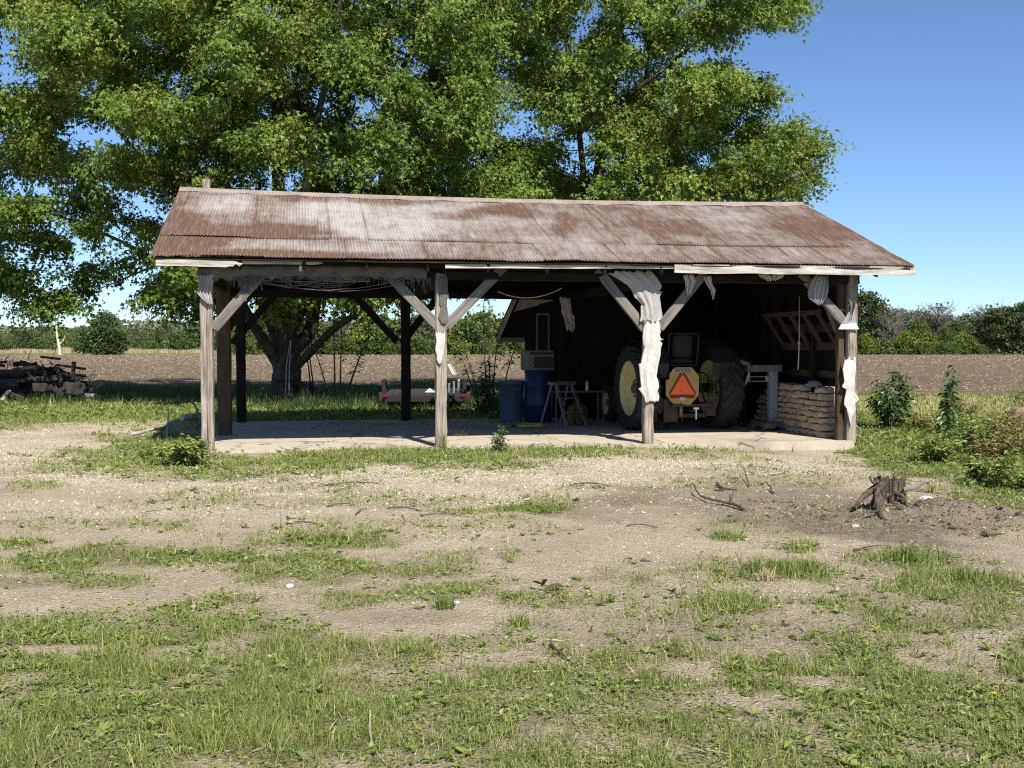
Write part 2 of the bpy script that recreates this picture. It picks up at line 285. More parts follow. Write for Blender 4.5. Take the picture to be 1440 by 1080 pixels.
# ------------------------------------------------------------------ mesh building
class MB:
    def __init__(s): s.v = []; s.f = []; s.g = []
    def add(s, vs, fs, gs=None):
        o = len(s.v); s.v += [tuple(p) for p in vs]
        s.g += [tuple(p) for p in (gs if gs is not None else vs)]
        s.f += [tuple(i + o for i in f) for f in fs]; return s
    def beam(s, p0, p1, w, h, up=(0, 0, 1), jit=0.004, ch=0.10, seg=None, taper=1.0, bow=0.0):
        p0 = Vector(p0); p1 = Vector(p1); d = p1 - p0; L = d.length; d.normalize()
        up = Vector(up)
        if abs(d.dot(up)) > 0.97: up = Vector((0, 1, 0)) if abs(d.y) < 0.9 else Vector((1, 0, 0))
        x = d.cross(up).normalized(); y = x.cross(d).normalized()
        seg = seg or max(1, min(24, int(L / 0.22)))
        c = ch * min(w, h); a, b = w / 2, h / 2
        prof = [(-a + c, -b), (a - c, -b), (a, -b + c), (a, b - c), (a - c, b), (-a + c, b), (-a, b - c), (-a, -b + c)]
        vs = []; gs = []; fs = []; ro = random.random() * 50
        for i in range(seg + 1):
            t = i / seg; k = 1 + (taper - 1) * t
            off = y * (bow * math.sin(math.pi * t))
            for (px, py) in prof:
                jx = random.uniform(-jit, jit); jy = random.uniform(-jit, jit); je = random.uniform(-jit, jit) * 3 if i in (0, seg) else 0
                vs.append(p0 + d * (L * t + je) + x * (px * k + jx) + y * (py * k + jy) + off)
                gs.append((px + ro, py + ro * 0.7, L * t + ro))
        for i in range(seg):
            for j in range(8):
                k = (j + 1) % 8
                fs.append((i * 8 + j, i * 8 + k, (i + 1) * 8 + k, (i + 1) * 8 + j))
        fs.append(tuple(range(7, -1, -1))); fs.append(tuple(seg * 8 + j for j in range(8)))
        return s.add(vs, fs, gs)
    def box(s, c, size, rz=0.0, M4=None, ch=0.0):
        x, y, z = (q / 2 for q in size); c = Vector(c)
        m = Matrix.Rotation(rz, 3, 'Z') if M4 is None else M4
        b = min(ch, x * 0.9, y * 0.9, z * 0.9)
        if b <= 0:
            vs = [c + m @ Vector((sx * x, sy * y, sz * z)) for sz in (-1, 1) for sy in (-1, 1) for sx in (-1, 1)]
            fs = [(0, 2, 3, 1), (4, 5, 7, 6), (0, 1, 5, 4), (2, 6, 7, 3), (0, 4, 6, 2), (1, 3, 7, 5)]
            return s.add(vs, fs)
        rings = []
        for zz, ins in ((-z, b), (-z + b, 0), (z - b, 0), (z, b)):
            X, Y = x - ins, y - ins; q = b
            rings.append([(-X + q, -Y, zz), (X - q, -Y, zz), (X, -Y + q, zz), (X, Y - q, zz), (X - q, Y, zz), (-X + q, Y, zz), (-X, Y - q, zz), (-X, -Y + q, zz)])
        vs = [c + m @ Vector(p) for r in rings for p in r]; fs = []
        for i in range(3):
            for j in range(8):
                k = (j + 1) % 8; fs.append((i * 8 + j, i * 8 + k, i * 8 + 8 + k, i * 8 + 8 + j))
        fs.append(tuple(range(7, -1, -1))); fs.append(tuple(24 + j for j in range(8)))
        return s.add(vs, fs)
    def tube(s, pts, rad, n=8, cap=True):
        pts = [Vector(p) for p in pts]
        if not hasattr(rad, '__len__'): rad = [rad] * len(pts)
        vs = []; fs = []; gs = []; ref = None; acc = 0
        for i, p in enumerate(pts):
            d = (pts[min(i + 1, len(pts) - 1)] - pts[max(i - 1, 0)]).normalized()
            if ref is None: ref = Vector((0, 0, 1)) if abs(d.z) < 0.9 else Vector((1, 0, 0))
            x = d.cross(ref).normalized(); y = x.cross(d).normalized(); ref = y
            if i: acc += (p - pts[i - 1]).length
            for j in range(n):
                a = 2 * math.pi * j / n
                vs.append(p + (x * math.cos(a) + y * math.sin(a)) * rad[i]); gs.append((math.cos(a) * rad[i], math.sin(a) * rad[i], acc))
        for i in range(len(pts) - 1):
            for j in range(n):
                k = (j + 1) % n; fs.append((i * n + j, i * n + k, (i + 1) * n + k, (i + 1) * n + j))
        if cap: fs.append(tuple(range(n - 1, -1, -1))); fs.append(tuple((len(pts) - 1) * n + j for j in range(n)))
        return s.add(vs, fs, gs)
    def lathe(s, prof, n=32, M4=None, caps=True):
        # prof: (radius, height) pairs; axis = local z
        vs = []; fs = []
        for r, z in prof:
            for j in range(n):
                a = 2 * math.pi * j / n; p = Vector((r * math.cos(a), r * math.sin(a), z)); vs.append(M4 @ p if M4 else p)
        for i in range(len(prof) - 1):
            for j in range(n):
                k = (j + 1) % n; fs.append((i * n + j, i * n + k, (i + 1) * n + k, (i + 1) * n + j))
        if caps: fs.append(tuple(range(n - 1, -1, -1))); fs.append(tuple((len(prof) - 1) * n + j for j in range(n)))
        return s.add(vs, fs)
    def prism(s, poly, t, M4):
        n = len(poly); vs = [M4 @ Vector((x, y, -t / 2)) for x, y in poly] + [M4 @ Vector((x, y, t / 2)) for x, y in poly]
        fs = [tuple(range(n - 1, -1, -1)), tuple(n + i for i in range(n))]
        for i in range(n):
            k = (i + 1) % n; fs.append((i, k, n + k, n + i))
        return s.add(vs, fs)
    def rock(s, c, size, seed, n=10, m=7, p=0.55, amp=0.12, rz=0.0):
        rr = random.Random(seed); c = Vector(c); vs = []; fs = []
        ph = [rr.uniform(0, 6.28) for _ in range(6)]
        rot = Matrix.Rotation(rz, 3, 'Z')
        sg = lambda q: math.copysign(abs(q) ** p, q)
        for i in range(m + 1):
            th = math.pi * i / m
            for j in range(n):
                fi = 2 * math.pi * j / n
                x, y, z = sg(math.sin(th) * math.cos(fi)), sg(math.sin(th) * math.sin(fi)), sg(math.cos(th))
                k = 1 + amp * (math.sin(3 * fi + ph[0]) * math.sin(2 * th + ph[1]) + 0.7 * math.sin(5 * fi + ph[2] + 3 * th) + rr.uniform(-0.5, 0.5))
                vs.append(c + rot @ Vector((x * size[0] / 2 * k, y * size[1] / 2 * k, z * size[2] / 2 * (1 + (k - 1) * 0.6))))
        for i in range(m):
            for j in range(n):
                k = (j + 1) % n; fs.append((i * n + j, (i + 1) * n + j, (i + 1) * n + k, i * n + k))
        return s.add(vs, fs)
    def build(s, name, mat, parent=None, smooth=False, loc=None):
        me = bpy.data.meshes.new(name)
        vs = s.v
        if loc is not None: vs = [(a - loc[0], b - loc[1], c - loc[2]) for a, b, c in vs]
        me.from_pydata(vs, [], s.f); me.validate()
        at_ = me.attributes.new('gc', 'FLOAT_VECTOR', 'POINT')
        if len(s.g) == len(me.vertices): at_.data.foreach_set('vector', np.array(s.g, dtype=np.float32).ravel())
        if smooth: me.polygons.foreach_set('use_smooth', [True] * len(me.polygons))
        me.materials.append(mat); me.update()
        o = bpy.data.objects.new(name, me); C.objects.link(o)
        if parent is not None: o.parent = parent
        if loc is not None: o.location = loc
        return o

def npmesh(name, verts, loops, starts, mat, parent=None, attrs=None, smooth=False):
    me = bpy.data.meshes.new(name)
    me.vertices.add(len(verts)); me.vertices.foreach_set('co', np.ascontiguousarray(verts, dtype=np.float32).ravel())
    me.loops.add(len(loops)); me.loops.foreach_set('vertex_index', np.ascontiguousarray(loops, dtype=np.int32))
    me.polygons.add(len(starts)); me.polygons.foreach_set('loop_start', np.ascontiguousarray(starts, dtype=np.int32))
    for k, a in (attrs or {}).items():
        at_ = me.attributes.new(k, 'FLOAT', 'POINT'); at_.data.foreach_set('value', np.ascontiguousarray(a, dtype=np.float32))
    me.polygons.foreach_set('use_smooth', np.full(len(starts), smooth))
    me.materials.append(mat); me.update(calc_edges=True); me.validate()
    o = bpy.data.objects.new(name, me); C.objects.link(o)
    if parent is not None: o.parent = parent
    return o

MAPLE = (np.array([[0, 0, 0], [0.5, 0.42, 0.10], [0.15, 0.5, 0.02], [0, 1, -0.16], [-0.15, 0.5, 0.02], [-0.5, 0.42, 0.10]]), [[0, 1, 2], [0, 2, 3, 4], [0, 4, 5]])
OVAL = (np.array([[0, 0, 0], [0.27, 0.45, 0.07], [0, 1, -0.14], [-0.27, 0.45, 0.07]]), [[0, 1, 2], [0, 2, 3]])
LONG = (np.array([[0, 0, 0], [0.13, 0.45, 0.10], [0, 1, -0.10], [-0.13, 0.45, 0.10]]), [[0, 1, 2], [0, 2, 3]])
CLUMP = (np.array([[0, -.5, 0], [0.5, -0.2, 0.12], [0.38, 0.42, 0], [-0.2, 0.5, -0.10], [-.5, 0.05, 0.06]]), [[0, 1, 2], [0, 2, 3, 4]])
def leaves(name, P, D, N, S, tone, mat, parent=None, shape=MAPLE):
    V, F = shape; n = len(P); k = len(V)
    D = D / (np.linalg.norm(D, axis=1, keepdims=True) + 1e-9)
    X = np.cross(D, N); X /= (np.linalg.norm(X, axis=1, keepdims=True) + 1e-9)
    Z = np.cross(X, D)
    vs = P[:, None, :] + S[:, None, None] * (V[None, :, 0:1] * X[:, None, :] + V[None, :, 1:2] * D[:, None, :] + V[None, :, 2:3] * Z[:, None, :])
    loc = np.array([i for f in F for i in f]); lens = np.array([len(f) for f in F])
    loops = (loc[None, :] + (np.arange(n) * k)[:, None]).ravel()
    st = np.concatenate([[0], np.cumsum(lens)[:-1]])
    starts = (st[None, :] + (np.arange(n) * lens.sum())[:, None]).ravel()
    return npmesh(name, vs.reshape(-1, 3), loops, starts, mat, parent, {'tone': np.repeat(tone, k)})
def unit(n):
    q = RNG.normal(size=(n, 3)); return q / np.linalg.norm(q, axis=1, keepdims=True)
def blades(name, P, h, w, tone, mat, parent=None, lean=0.5, seed=0):
    n = len(P); a = RNG.uniform(0, 2 * np.pi, n); b = RNG.uniform(0, 2 * np.pi, n)
    l = np.abs(RNG.normal(0, lean, n)) + 0.08
    l = np.minimum(l, 1.35)
    dx, dy = np.cos(b), np.sin(b); wx, wy = np.cos(a) * w / 2, np.sin(a) * w / 2
    s1, c1 = np.sin(l * 0.55), np.cos(l * 0.55); s2, c2 = np.sin(l * 1.25), np.cos(l * 1.25)
    mid = P + np.stack([dx * s1, dy * s1, c1], 1) * (h * 0.55)[:, None]
    tip = mid + np.stack([dx * s2, dy * s2, c2], 1) * (h * 0.5)[:, None]
    W = np.stack([wx, wy, np.zeros(n)], 1)
    vs = np.stack([P - W, P + W, mid + W * 0.75, mid - W * 0.75, tip], 1).reshape(-1, 3)
    o = (np.arange(n) * 5)[:, None]
    loops = (np.array([0, 1, 2, 3, 3, 2, 4])[None, :] + o).ravel()
    starts = (np.array([0, 4])[None, :] + (np.arange(n) * 7)[:, None]).ravel()
    return npmesh(name, vs, loops, starts, mat, parent, {'tone': np.repeat(tone, 5)})

# ------------------------------------------------------------------ object bookkeeping
def tag(o, label=None, cat=None, group=None, kind=None):
    if label: o['label'] = label
    if cat: o['category'] = cat
    if group: o['group'] = group
    if kind: o['kind'] = kind
    return o
def thing(name, label, cat, loc=(0, 0, 0), rz=0.0, group=None):
    o = bpy.data.objects.new(name, None); C.objects.link(o); o.empty_display_size = 0.2
    o.location = loc; o.rotation_euler = (0, 0, rz)
    return tag(o, label, cat, group)
def copy_tree(o, loc, rz, scale=(1, 1, 1), label=None):
    c = o.copy(); C.objects.link(c); c.location = loc; c.rotation_euler = (0, 0, rz); c.scale = scale
    if label: c['label'] = label
    for ch in list(o.children):
        d = ch.copy(); C.objects.link(d); d.parent = c
    return c
t = NT('earth_clod'); a = t.attr('tone')
M['clod'] = t.done(t.bsdf(t.ramp(a, [(0.0, (0.07, 0.053, 0.04)), (0.6, (0.17, 0.135, 0.10)), (1.0, (0.32, 0.27, 0.21))]), 1.0, 0, None, 0.05))
# ------------------------------------------------------------------ camera, sun, sky
cam = bpy.data.cameras.new('camera'); cam.sensor_width = 36; cam.lens = FOC / 1440 * 36; cam.clip_end = 6000; cam.clip_start = 0.05
co = bpy.data.objects.new('camera', cam); C.objects.link(co)
co.location = (0, 0, CAMZ); co.rotation_euler = (math.pi / 2 - PIT, 0, 0); scene.camera = co
SUN_EL, SUN_AZ = R(48.5), Vector((-0.37, 0.93)).normalized()
ld = Vector((SUN_AZ.x * math.cos(SUN_EL), SUN_AZ.y * math.cos(SUN_EL), -math.sin(SUN_EL)))
sl = bpy.data.lights.new('sun', 'SUN'); sl.energy = 5.0; sl.angle = R(0.53); sl.color = (1.0, 0.935, 0.82)
so = bpy.data.objects.new('sun', sl); C.objects.link(so); so.rotation_euler = ld.to_track_quat('-Z', 'Y').to_euler(); so.location = (6, -20, 25)
w = bpy.data.worlds.new('World'); scene.world = w; w.use_nodes = True
wt = w.node_tree; wt.nodes.clear()
sk = wt.nodes.new('ShaderNodeTexSky'); sk.sky_type = 'NISHITA'; sk.sun_disc = False
sk.sun_elevation = SUN_EL; sk.sun_rotation = math.atan2(-SUN_AZ.x, -SUN_AZ.y)
sk.air_density = 0.9; sk.dust_density = 0.8; sk.ozone_density = 6.5; sk.altitude = 1500
bg = wt.nodes.new('ShaderNodeBackground'); bg.inputs[1].default_value = 0.097
wo = wt.nodes.new('ShaderNodeOutputWorld'); wt.links.new(sk.outputs[0], bg.inputs[0]); wt.links.new(bg.outputs[0], wo.inputs[0])
scene.view_settings.view_transform = 'Standard'; scene.view_settings.look = 'None'; scene.view_settings.exposure = 0.75; scene.view_settings.gamma = 1.0
scene.render.engine = 'CYCLES'
try: scene.cycles.max_bounces = 6; scene.cycles.transparent_max_bounces = 4; scene.cycles.diffuse_bounces = 3; scene.cycles.filter_width = 1.15; scene.cycles.use_denoising = False; scene.cycles.sample_clamp_indirect = 3.0
except Exception: pass

# ------------------------------------------------------------------ shed frame
O = G(293, 634, 0.0); _r = G(1195, 619, 0.0)
TH = math.atan2(_r.y - O.y, _r.x - O.x)
UL = (_r - O).length
CU, SU_ = math.cos(TH), math.sin(TH)
def S(u, v, z=0.0): return Vector((O.x + u * CU - v * SU_, O.y + u * SU_ + v * CU, z))
def SL(p): 
    d = Vector(p) - O; return Vector((d.x * CU + d.y * SU_, -d.x * SU_ + d.y * CU, p[2]))
def SV(px, py, v):            # point of the plane v = const, in shed coordinates
    d = ray(px, py); n = Vector((-SU_, CU, 0)); t = (v + n.dot(O)) / n.dot(d)
    return SL(Vector((d.x * t, d.y * t, CAMZ + d.z * t)))
def SUP(px, py, u):           # point of the plane u = const
    d = ray(px, py); n = Vector((CU, SU_, 0)); t = (u + n.dot(O)) / n.dot(d)
    return SL(Vector((d.x * t, d.y * t, CAMZ + d.z * t)))
def shed_u(x, y): return (x - O.x) * CU + (y - O.y) * SU_
def shed_v(x, y): return -(x - O.x) * SU_ + (y - O.y) * CU

# ------------------------------------------------------------------ ground height and cover
STUMP = G(1252, 716, -0.03)
def Hh(x, y):
    x = np.asarray(x, float); y = np.asarray(y, float)
    u = shed_u(x, y); v = shed_v(x, y)
    z = -0.03 - 0.12 * sstep(5.0, 10.4, u)
    near = 1 - sstep(22, 40, y)
    z = z + near * (0.05 * (fbm(x * 0.35, y * 0.35, 3) - 0.5) + 0.028 * (fbm(x * 1.7, y * 1.7, 4) - 0.5) + 0.012 * (fbm(x * 7, y * 7, 5) - 0.5)) * (0.25 + 0.75 * sstep(0.3, 2.5, np.abs(np.minimum(v + 0.1, 20))))
    # wheel ruts across the yard
    # earth thrown up round the stump and along to its right
    dx = x - STUMP.x; dy = y - STUMP.y
    m1 = 0.10 * np.exp(-((dx - 0.05) / 0.45) ** 2 - ((dy + 0.12) / 0.42) ** 2)
    m2 = 0.13 * sstep(-0.1, 0.6, dx) * (1 - sstep(2.2, 3.4, dx)) * np.exp(-((dy + 0.05 * dx + 0.15) / 0.34) ** 2)
    cl = fbm(x * 4.5, y * 4.5, 9, 4)
    z = z + (m1 + m2) * (0.45 + 1.1 * cl) + (m1 + m2) * 0.30 * (fbm(x * 14, y * 14, 19, 3) - 0.5)
    z = z + 0.05 * (cl - 0.5) * sstep(2.6, 0.6, np.hypot(dx * 0.6, dy))
    # the floor of the shed sits on lower ground
    ins = sstep(0.05, 0.2, u + 0.2) * sstep(0.05, 0.2, UL + 0.3 - u) * sstep(0.05, 0.25, v + 0.05) * sstep(0.0, 0.2, 6.45 - v)
    z = z * (1 - ins) + (-0.24) * ins
    far = sstep(26, 36, y)
    return z * (1 - far) + (-0.10) * far
def hz(x, y): return float(Hh(np.array([x]), np.array([y]))[0])
def GG(px, py):               # ground point seen at a pixel
    p = G(px, py, -0.05)
    for _ in range(3): p = G(px, py, hz(p.x, p.y))
    return p
def ell(px, py, items, n):
    o = np.zeros_like(px)
    for (cx, cy, rx, ry, val) in items:
        d = np.sqrt(((px - cx) / rx) ** 2 + ((py - cy) / ry) ** 2) + (n - 0.5) * 1.6
        o = np.maximum(o, val * (1 - sstep(0.45, 1.35, d)))
    return o
EG = [(230, 785, 150, 15, .9), (50, 800, 70, 14, .75), (15, 770, 45, 12, .7), (90, 822, 140, 9, .6), (440, 800, 120, 26, .65), (470, 765, 100, 11, .85), (600, 800, 70, 22, .45),
      (560, 644, 170, 14, .85), (440, 655, 80, 12, .8), (760, 638, 120, 8, .6), (960, 629, 130, 4, .3), (700, 655, 80, 9, .5), (230, 640, 95, 30, .8), (330, 665, 120, 14, .45), (120, 655, 90, 14, .35), (150, 640, 80, 10, .4), (60, 685, 40, 6, .3),
      (745, 716, 48, 7, .85), (640, 720, 35, 5, .5), (715, 785, 20, 7, .7), (610, 830, 110, 16, .55), (500, 840, 80, 15, .6), (760, 845, 60, 15, .4),
      (1090, 803, 110, 16, .5), (1275, 785, 80, 18, .5), (1360, 832, 120, 28, .75), (1420, 690, 80, 22, 1), (1330, 640, 110, 26, .8), (1410, 650, 90, 50, 1), (1020, 757, 22, 6, .7), (1130, 775, 25, 7, .6), (1210, 850, 120, 14, .5),
      (960, 640, 100, 6, .25), (1020, 850, 60, 16, .6), (880, 815, 50, 8, .3), (1255, 625, 60, 16, 1), (240, 740, 60, 7, .35), (620, 905, 90, 12, .6)]
ED = [(870, 705, 95, 14, .75), (1100, 706, 240, 44, .75), (1240, 725, 150, 42, 1), (1390, 720, 120, 32, .9), (790, 722, 50, 8, .6), (600, 870, 120, 14, .5), (760, 880, 90, 16, .5), (920, 690, 60, 12, .6), (480, 690, 70, 8, .35), (1300, 790, 160, 20, .35), (800, 640, 60, 5, .3), (1000, 900, 300, 40, .4)]
EP = [(480, 668, 170, 13, .9), (350, 690, 120, 16, .75), (60, 640, 140, 30, .9), (200, 600, 110, 12, 1), (120, 665, 110, 20, .9), (700, 668, 120, 14, .8), (900, 652, 300, 16, .95), (1120, 648, 150, 16, .95), (600, 690, 260, 18, .6), (860, 675, 160, 12, .7), (320, 720, 220, 16, .45), (1300, 665, 60, 8, .6), (100, 730, 140, 20, .35), (760, 695, 130, 14, .35), (640, 760, 120, 20, .3), (60, 860, 60, 8, .3), (1390, 900, 60, 9, .5)]
EB = [(60, 915, 110, 8, 1), (30, 862, 60, 9, .8), (620, 882, 110, 13, .9), (500, 892, 70, 9, .7), (790, 880, 70, 12, .6), (730, 930, 70, 10, .5), (960, 945, 90, 14, .7), (1060, 910, 90, 12, .7), (1080, 990, 70, 12, .7), (1300, 920, 110, 12, .7), (1330, 940, 60, 10, .6), (1170, 960, 60, 10, .5), (1390, 895, 60, 12, .8), (900, 1000, 60, 10, .4), (700, 980, 60, 10, .4), (640, 1010, 40, 10, .4), (180, 848, 150, 8, .6), (300, 835, 120, 8, .5), (900, 1062, 60, 10, .5), (380, 960, 40, 12, .35), (560, 955, 40, 10, .3)]
EE = ([-200, 0, 200, 330, 420, 480, 560, 700, 850, 1000, 1150, 1280, 1360, 1640], [850, 850, 850, 832, 845, 885, 905, 905, 895, 885, 870, 850, 825, 790])
def cover(x, y):
    px, py = project(x, y, np.full_like(x, -0.04)); px = np.clip(px, -250, 1690)
    u = shed_u(x, y); v = shed_v(x, y)
    n = fbm(x * 1.4, y * 1.4, 21); n2 = fbm(x * 3.3, y * 3.3, 22); n3 = fbm(x * 0.7, y * 0.7, 23)
    e = np.interp(px, EE[0], EE[1])
    amp = np.interp(px, [0, 420, 560, 1440], [1.0, 0.95, 0.70, 0.72])
    g = sstep(-22, 55, py - e + (n - 0.5) * 110) * amp
    g = np.maximum(g * (0.28 + 0.72 * sstep(0.32, 0.58, n2 + 0.13 * (py > 960))), ell(px, py, EG, n2))
    lawn = (py < 604) | ((px > 1200) & (py < 622)) | (v > 6.5)
    lw = sstep(608, 590, py + (n - 0.5) * 26) * ((px < 300) | (px > 1180) | (v > 6.4)) 
    lw = np.maximum(lw, sstep(640, 618, py + (n - 0.5) * 20) * (px > 1200))
    lw = lw * (1 - 0.85 * ell(px, py, [(120, 607, 105, 15, 1), (200, 598, 80, 9, .9), (40, 640, 60, 14, 1)], n))
    g = np.maximum(g, lw)
    g = np.maximum(g, 0.14 * sstep(0.48, 0.66, fbm(x * 0.9 + 31, y * 1.6, 27, 5)) * (py > 640))
    g = g * (1 - ell(px, py, EB, n2))
    ins = (u > -0.15) & (u < UL + 0.15) & (v > -0.08) & (v < 6.4)
    g = np.where(ins, 0, g)
    d = ell(px, py, ED, n)
    g = g * (1 - 0.75 * ell(px, py, ED[2:4], n))
    p = ell(px, py, EP, n) * (0.5 + n2)
    dry = ((px > 1190) & (y > 22.5)) * sstep(583, 570, py + (n - 0.5) * 8) * (1 - sstep(34.5, 36, y)) * 0.9
    return np.clip(g, 0, 1), np.clip(d, 0, 1), np.clip(p, 0, 1), np.clip(dry, 0, 1)

def axis(lo, hi, step, far_lo, far_hi, grow=1.16):
    a = list(np.arange(lo, hi + 1e-6, step)); s = step
    while a[-1] < far_hi: s *= grow; a.append(min(a[-1] + s, far_hi))
    s = step; b = []
    q = lo
    while q > far_lo: s *= grow; q = max(q - s, far_lo); b.append(q)
    return np.array(b[::-1] + a)
xs = axis(-9.0, 9.0, 0.05, -2600, 2600); ys = axis(3.0, 19.5, 0.05, -400, 3500)
X, Y = np.meshgrid(xs, ys); nx, ny = len(xs), len(ys)
x = X.ravel(); y = Y.ravel(); z = Hh(x, y)
g_, d_, p_, r_ = cover(x, y)
ii = (np.arange(ny - 1)[:, None] * nx + np.arange(nx - 1)[None, :]).ravel()
loops = np.stack([ii, ii + 1, ii + nx + 1, ii + nx], 1).ravel()
ground = npmesh('ground', np.stack([x, y, z], 1), loops, np.arange(len(ii)) * 4, M['yard'], None, {'grass': g_, 'dirt': d_, 'pale': p_, 'dry': r_}, True)
tag(ground, kind='structure')

# ploughed field and the meadow strip beyond it
def sheet(name, pts, z, mat, nx=2, ny=2):
    m = MB(); m.add([(a, b, z) for a, b in pts], [tuple(range(len(pts)))]); o = m.build(name, mat); return tag(o, kind='structure')
FN = lambda x: np.interp(x, [-400, -8, 0, 10, 16, 400], [40.5, 40.5, 40, 36.5, 36, 36])
FF = lambda x: np.interp(x, [-600, -60, -20, 20, 60, 600], [190, 195, 200, 205, 205, 205])
fx = axis(-45, 45, 0.45, -330, 330, 1.12); ft = np.concatenate([np.linspace(0, 0.25, 110), np.linspace(0.255, 1, 90)])
A, B = np.meshgrid(fx, ft); x = A.ravel(); y = FN(x) + (FF(x) - FN(x)) * B.ravel() + 0.5 * (vnoise(x * 0.6, x * 0) - 0.5) * (B.ravel() < 0.01)
edge = ((B.ravel() < 1e-6) | (B.ravel() > 0.999))
z = -0.10 + np.where(edge, 0.004, 0.012 + 0.10 * fbm(x * 1.6, y * 1.1, 31, 3) + 0.03 * np.sin(y * 2 * np.pi / 0.76))
n1, n2 = len(fx), len(ft)
ii = (np.arange(n2 - 1)[:, None] * n1 + np.arange(n1 - 1)[None, :]).ravel()
tag(npmesh('field', np.stack([x, y, z], 1), np.stack([ii, ii + 1, ii + n1 + 1, ii + n1], 1).ravel(), np.arange(len(ii)) * 4, M['field'], None, None, True), kind='structure')
m = MB(); q = list(np.linspace(-600, 600, 41))
m.add([(a, float(FF(a)), -0.094) for a in q] + [(a * 2.6, 1600, -0.094) for a in q], [(i, i + 1, 42 + i, 41 + i) for i in range(40)])
tag(m.build('meadow', M['meadow']), kind='structure')
# corn stubble lying on the field
n = 34000
y = 36.5 + (195 - 36.5) * RNG.random(n) ** 2.0; x = (RNG.random(n) * 2 - 1) * (0.56 * y + 4)
k = (y > FN(x) + 0.6) & (y < FF(x) - 2); x, y = x[k], y[k]; n = len(x)
P = np.stack([x, y, -0.06 + 0.10 * fbm(x * 1.6, y * 1.1, 31, 3) + 0.02], 1); D = unit(n); D[:, 2] = np.abs(D[:, 2]) * 0.5; N = np.tile(np.array([[0, -0.7, 0.7]]), (n, 1)) + unit(n) * 0.3
tag(leaves('corn_stubble', P, D, N, RNG.uniform(0.07, 0.17, n) * np.clip(y / 60, 0.8, 2.2), RNG.random(n), M['stubble'], None, LONG), 'pale corn stubble littering the brown field', 'stubble', None, 'stuff')

# ------------------------------------------------------------------ grass, weeds and gravel on the yard
def scatter(y0, y1, dens, half=0.56, pad=1.7):
    area = half * (y1 ** 2 - y0 ** 2) + 2 * pad * (y1 - y0)
    n = int(area * dens); yy = np.sqrt(y0 ** 2 + (y1 ** 2 - y0 ** 2) * RNG.random(n)); xx = (RNG.random(n) * 2 - 1) * (half * yy + pad)
    return xx, yy
Ps, Hs, Ws, Ts = [], [], [], []
for (y0, y1, dens, h0, w0, gain) in ((3.3, 5.2, 6800, 0.042, 0.0034, 1.0), (5.2, 7.6, 4800, 0.042, 0.0044, 1.0), (7.6, 11, 3000, 0.042, 0.006, 1.1), (11, 16.5, 1700, 0.046, 0.008, 1.2), (16.5, 24, 900, 0.052, 0.014, 1.3), (24, 36, 420, 0.062, 0.026, 1.3)):
    xx, yy = scatter(y0, y1, dens)
    g, d, p, r = cover(xx, yy)
    tuft = fbm(xx * 5.5, yy * 5.5, 41, 3); big = fbm(xx * 1.1, yy * 1.1, 42, 3)
    k = RNG.random(len(xx)) < np.clip(g * gain * (0.25 + 1.5 * sstep(0.36, 0.62, tuft)), 0, 1)
    k &= ~((r > 0.4) & (RNG.random(len(xx)) < 0.6))
    xx, yy, g, tuft, big, r = xx[k], yy[k], g[k], tuft[k], big[k], r[k]; n = len(xx)
    Ps.append(np.stack([xx, yy, Hh(xx, yy) - 0.004], 1))
    Hs.append(h0 * (0.45 + 1.2 * tuft ** 1.5 + 0.5 * g) * RNG.uniform(0.5, 1.5, n) * (0.75 + 0.6 * sstep(0.4, 0.65, big)))
    Hs[-1] = np.where(RNG.random(n) < .03, Hs[-1] * RNG.uniform(1.6, 2.6, n), Hs[-1])
    Ws.append(w0 * RNG.uniform(0.7, 1.5, n))
    dryp = RNG.random(n) < (0.17 + 0.20 * (1 - g) + 0.5 * r)
    Ts.append(np.clip(np.where(dryp, RNG.uniform(0.72, 1.0, n), RNG.uniform(0.05, 0.62, n) + 0.25 * (big - 0.5)), 0, 1))
tag(blades('lawn_grass', np.concatenate(Ps), np.concatenate(Hs), np.concatenate(Ws), np.concatenate(Ts), M['grass'], None, 0.95), 'short patchy grass over the farm yard', 'grass', None, 'stuff')
# tall grass behind the shed, shaded by the trees
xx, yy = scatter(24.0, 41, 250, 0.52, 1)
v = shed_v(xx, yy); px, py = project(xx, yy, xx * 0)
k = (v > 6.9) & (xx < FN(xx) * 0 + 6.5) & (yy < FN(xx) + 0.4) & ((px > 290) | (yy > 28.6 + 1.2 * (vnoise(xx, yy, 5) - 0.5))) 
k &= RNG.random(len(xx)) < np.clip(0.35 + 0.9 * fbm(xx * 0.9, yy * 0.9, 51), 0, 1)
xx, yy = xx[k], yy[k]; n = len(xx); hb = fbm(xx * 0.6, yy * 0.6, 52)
tag(blades('tall_grass', np.stack([xx, yy, Hh(xx, yy)], 1), (0.06 + 0.55 * hb ** 1.5) * RNG.uniform(0.45, 1.35, n) * np.clip((yy - 22.5) / 5, 0.35, 1), RNG.uniform(0.014, 0.034, n), RNG.random(n), M['tallgrass'], None, 0.55), 'tall rank grass under the trees behind the shed', 'grass', None, 'stuff')
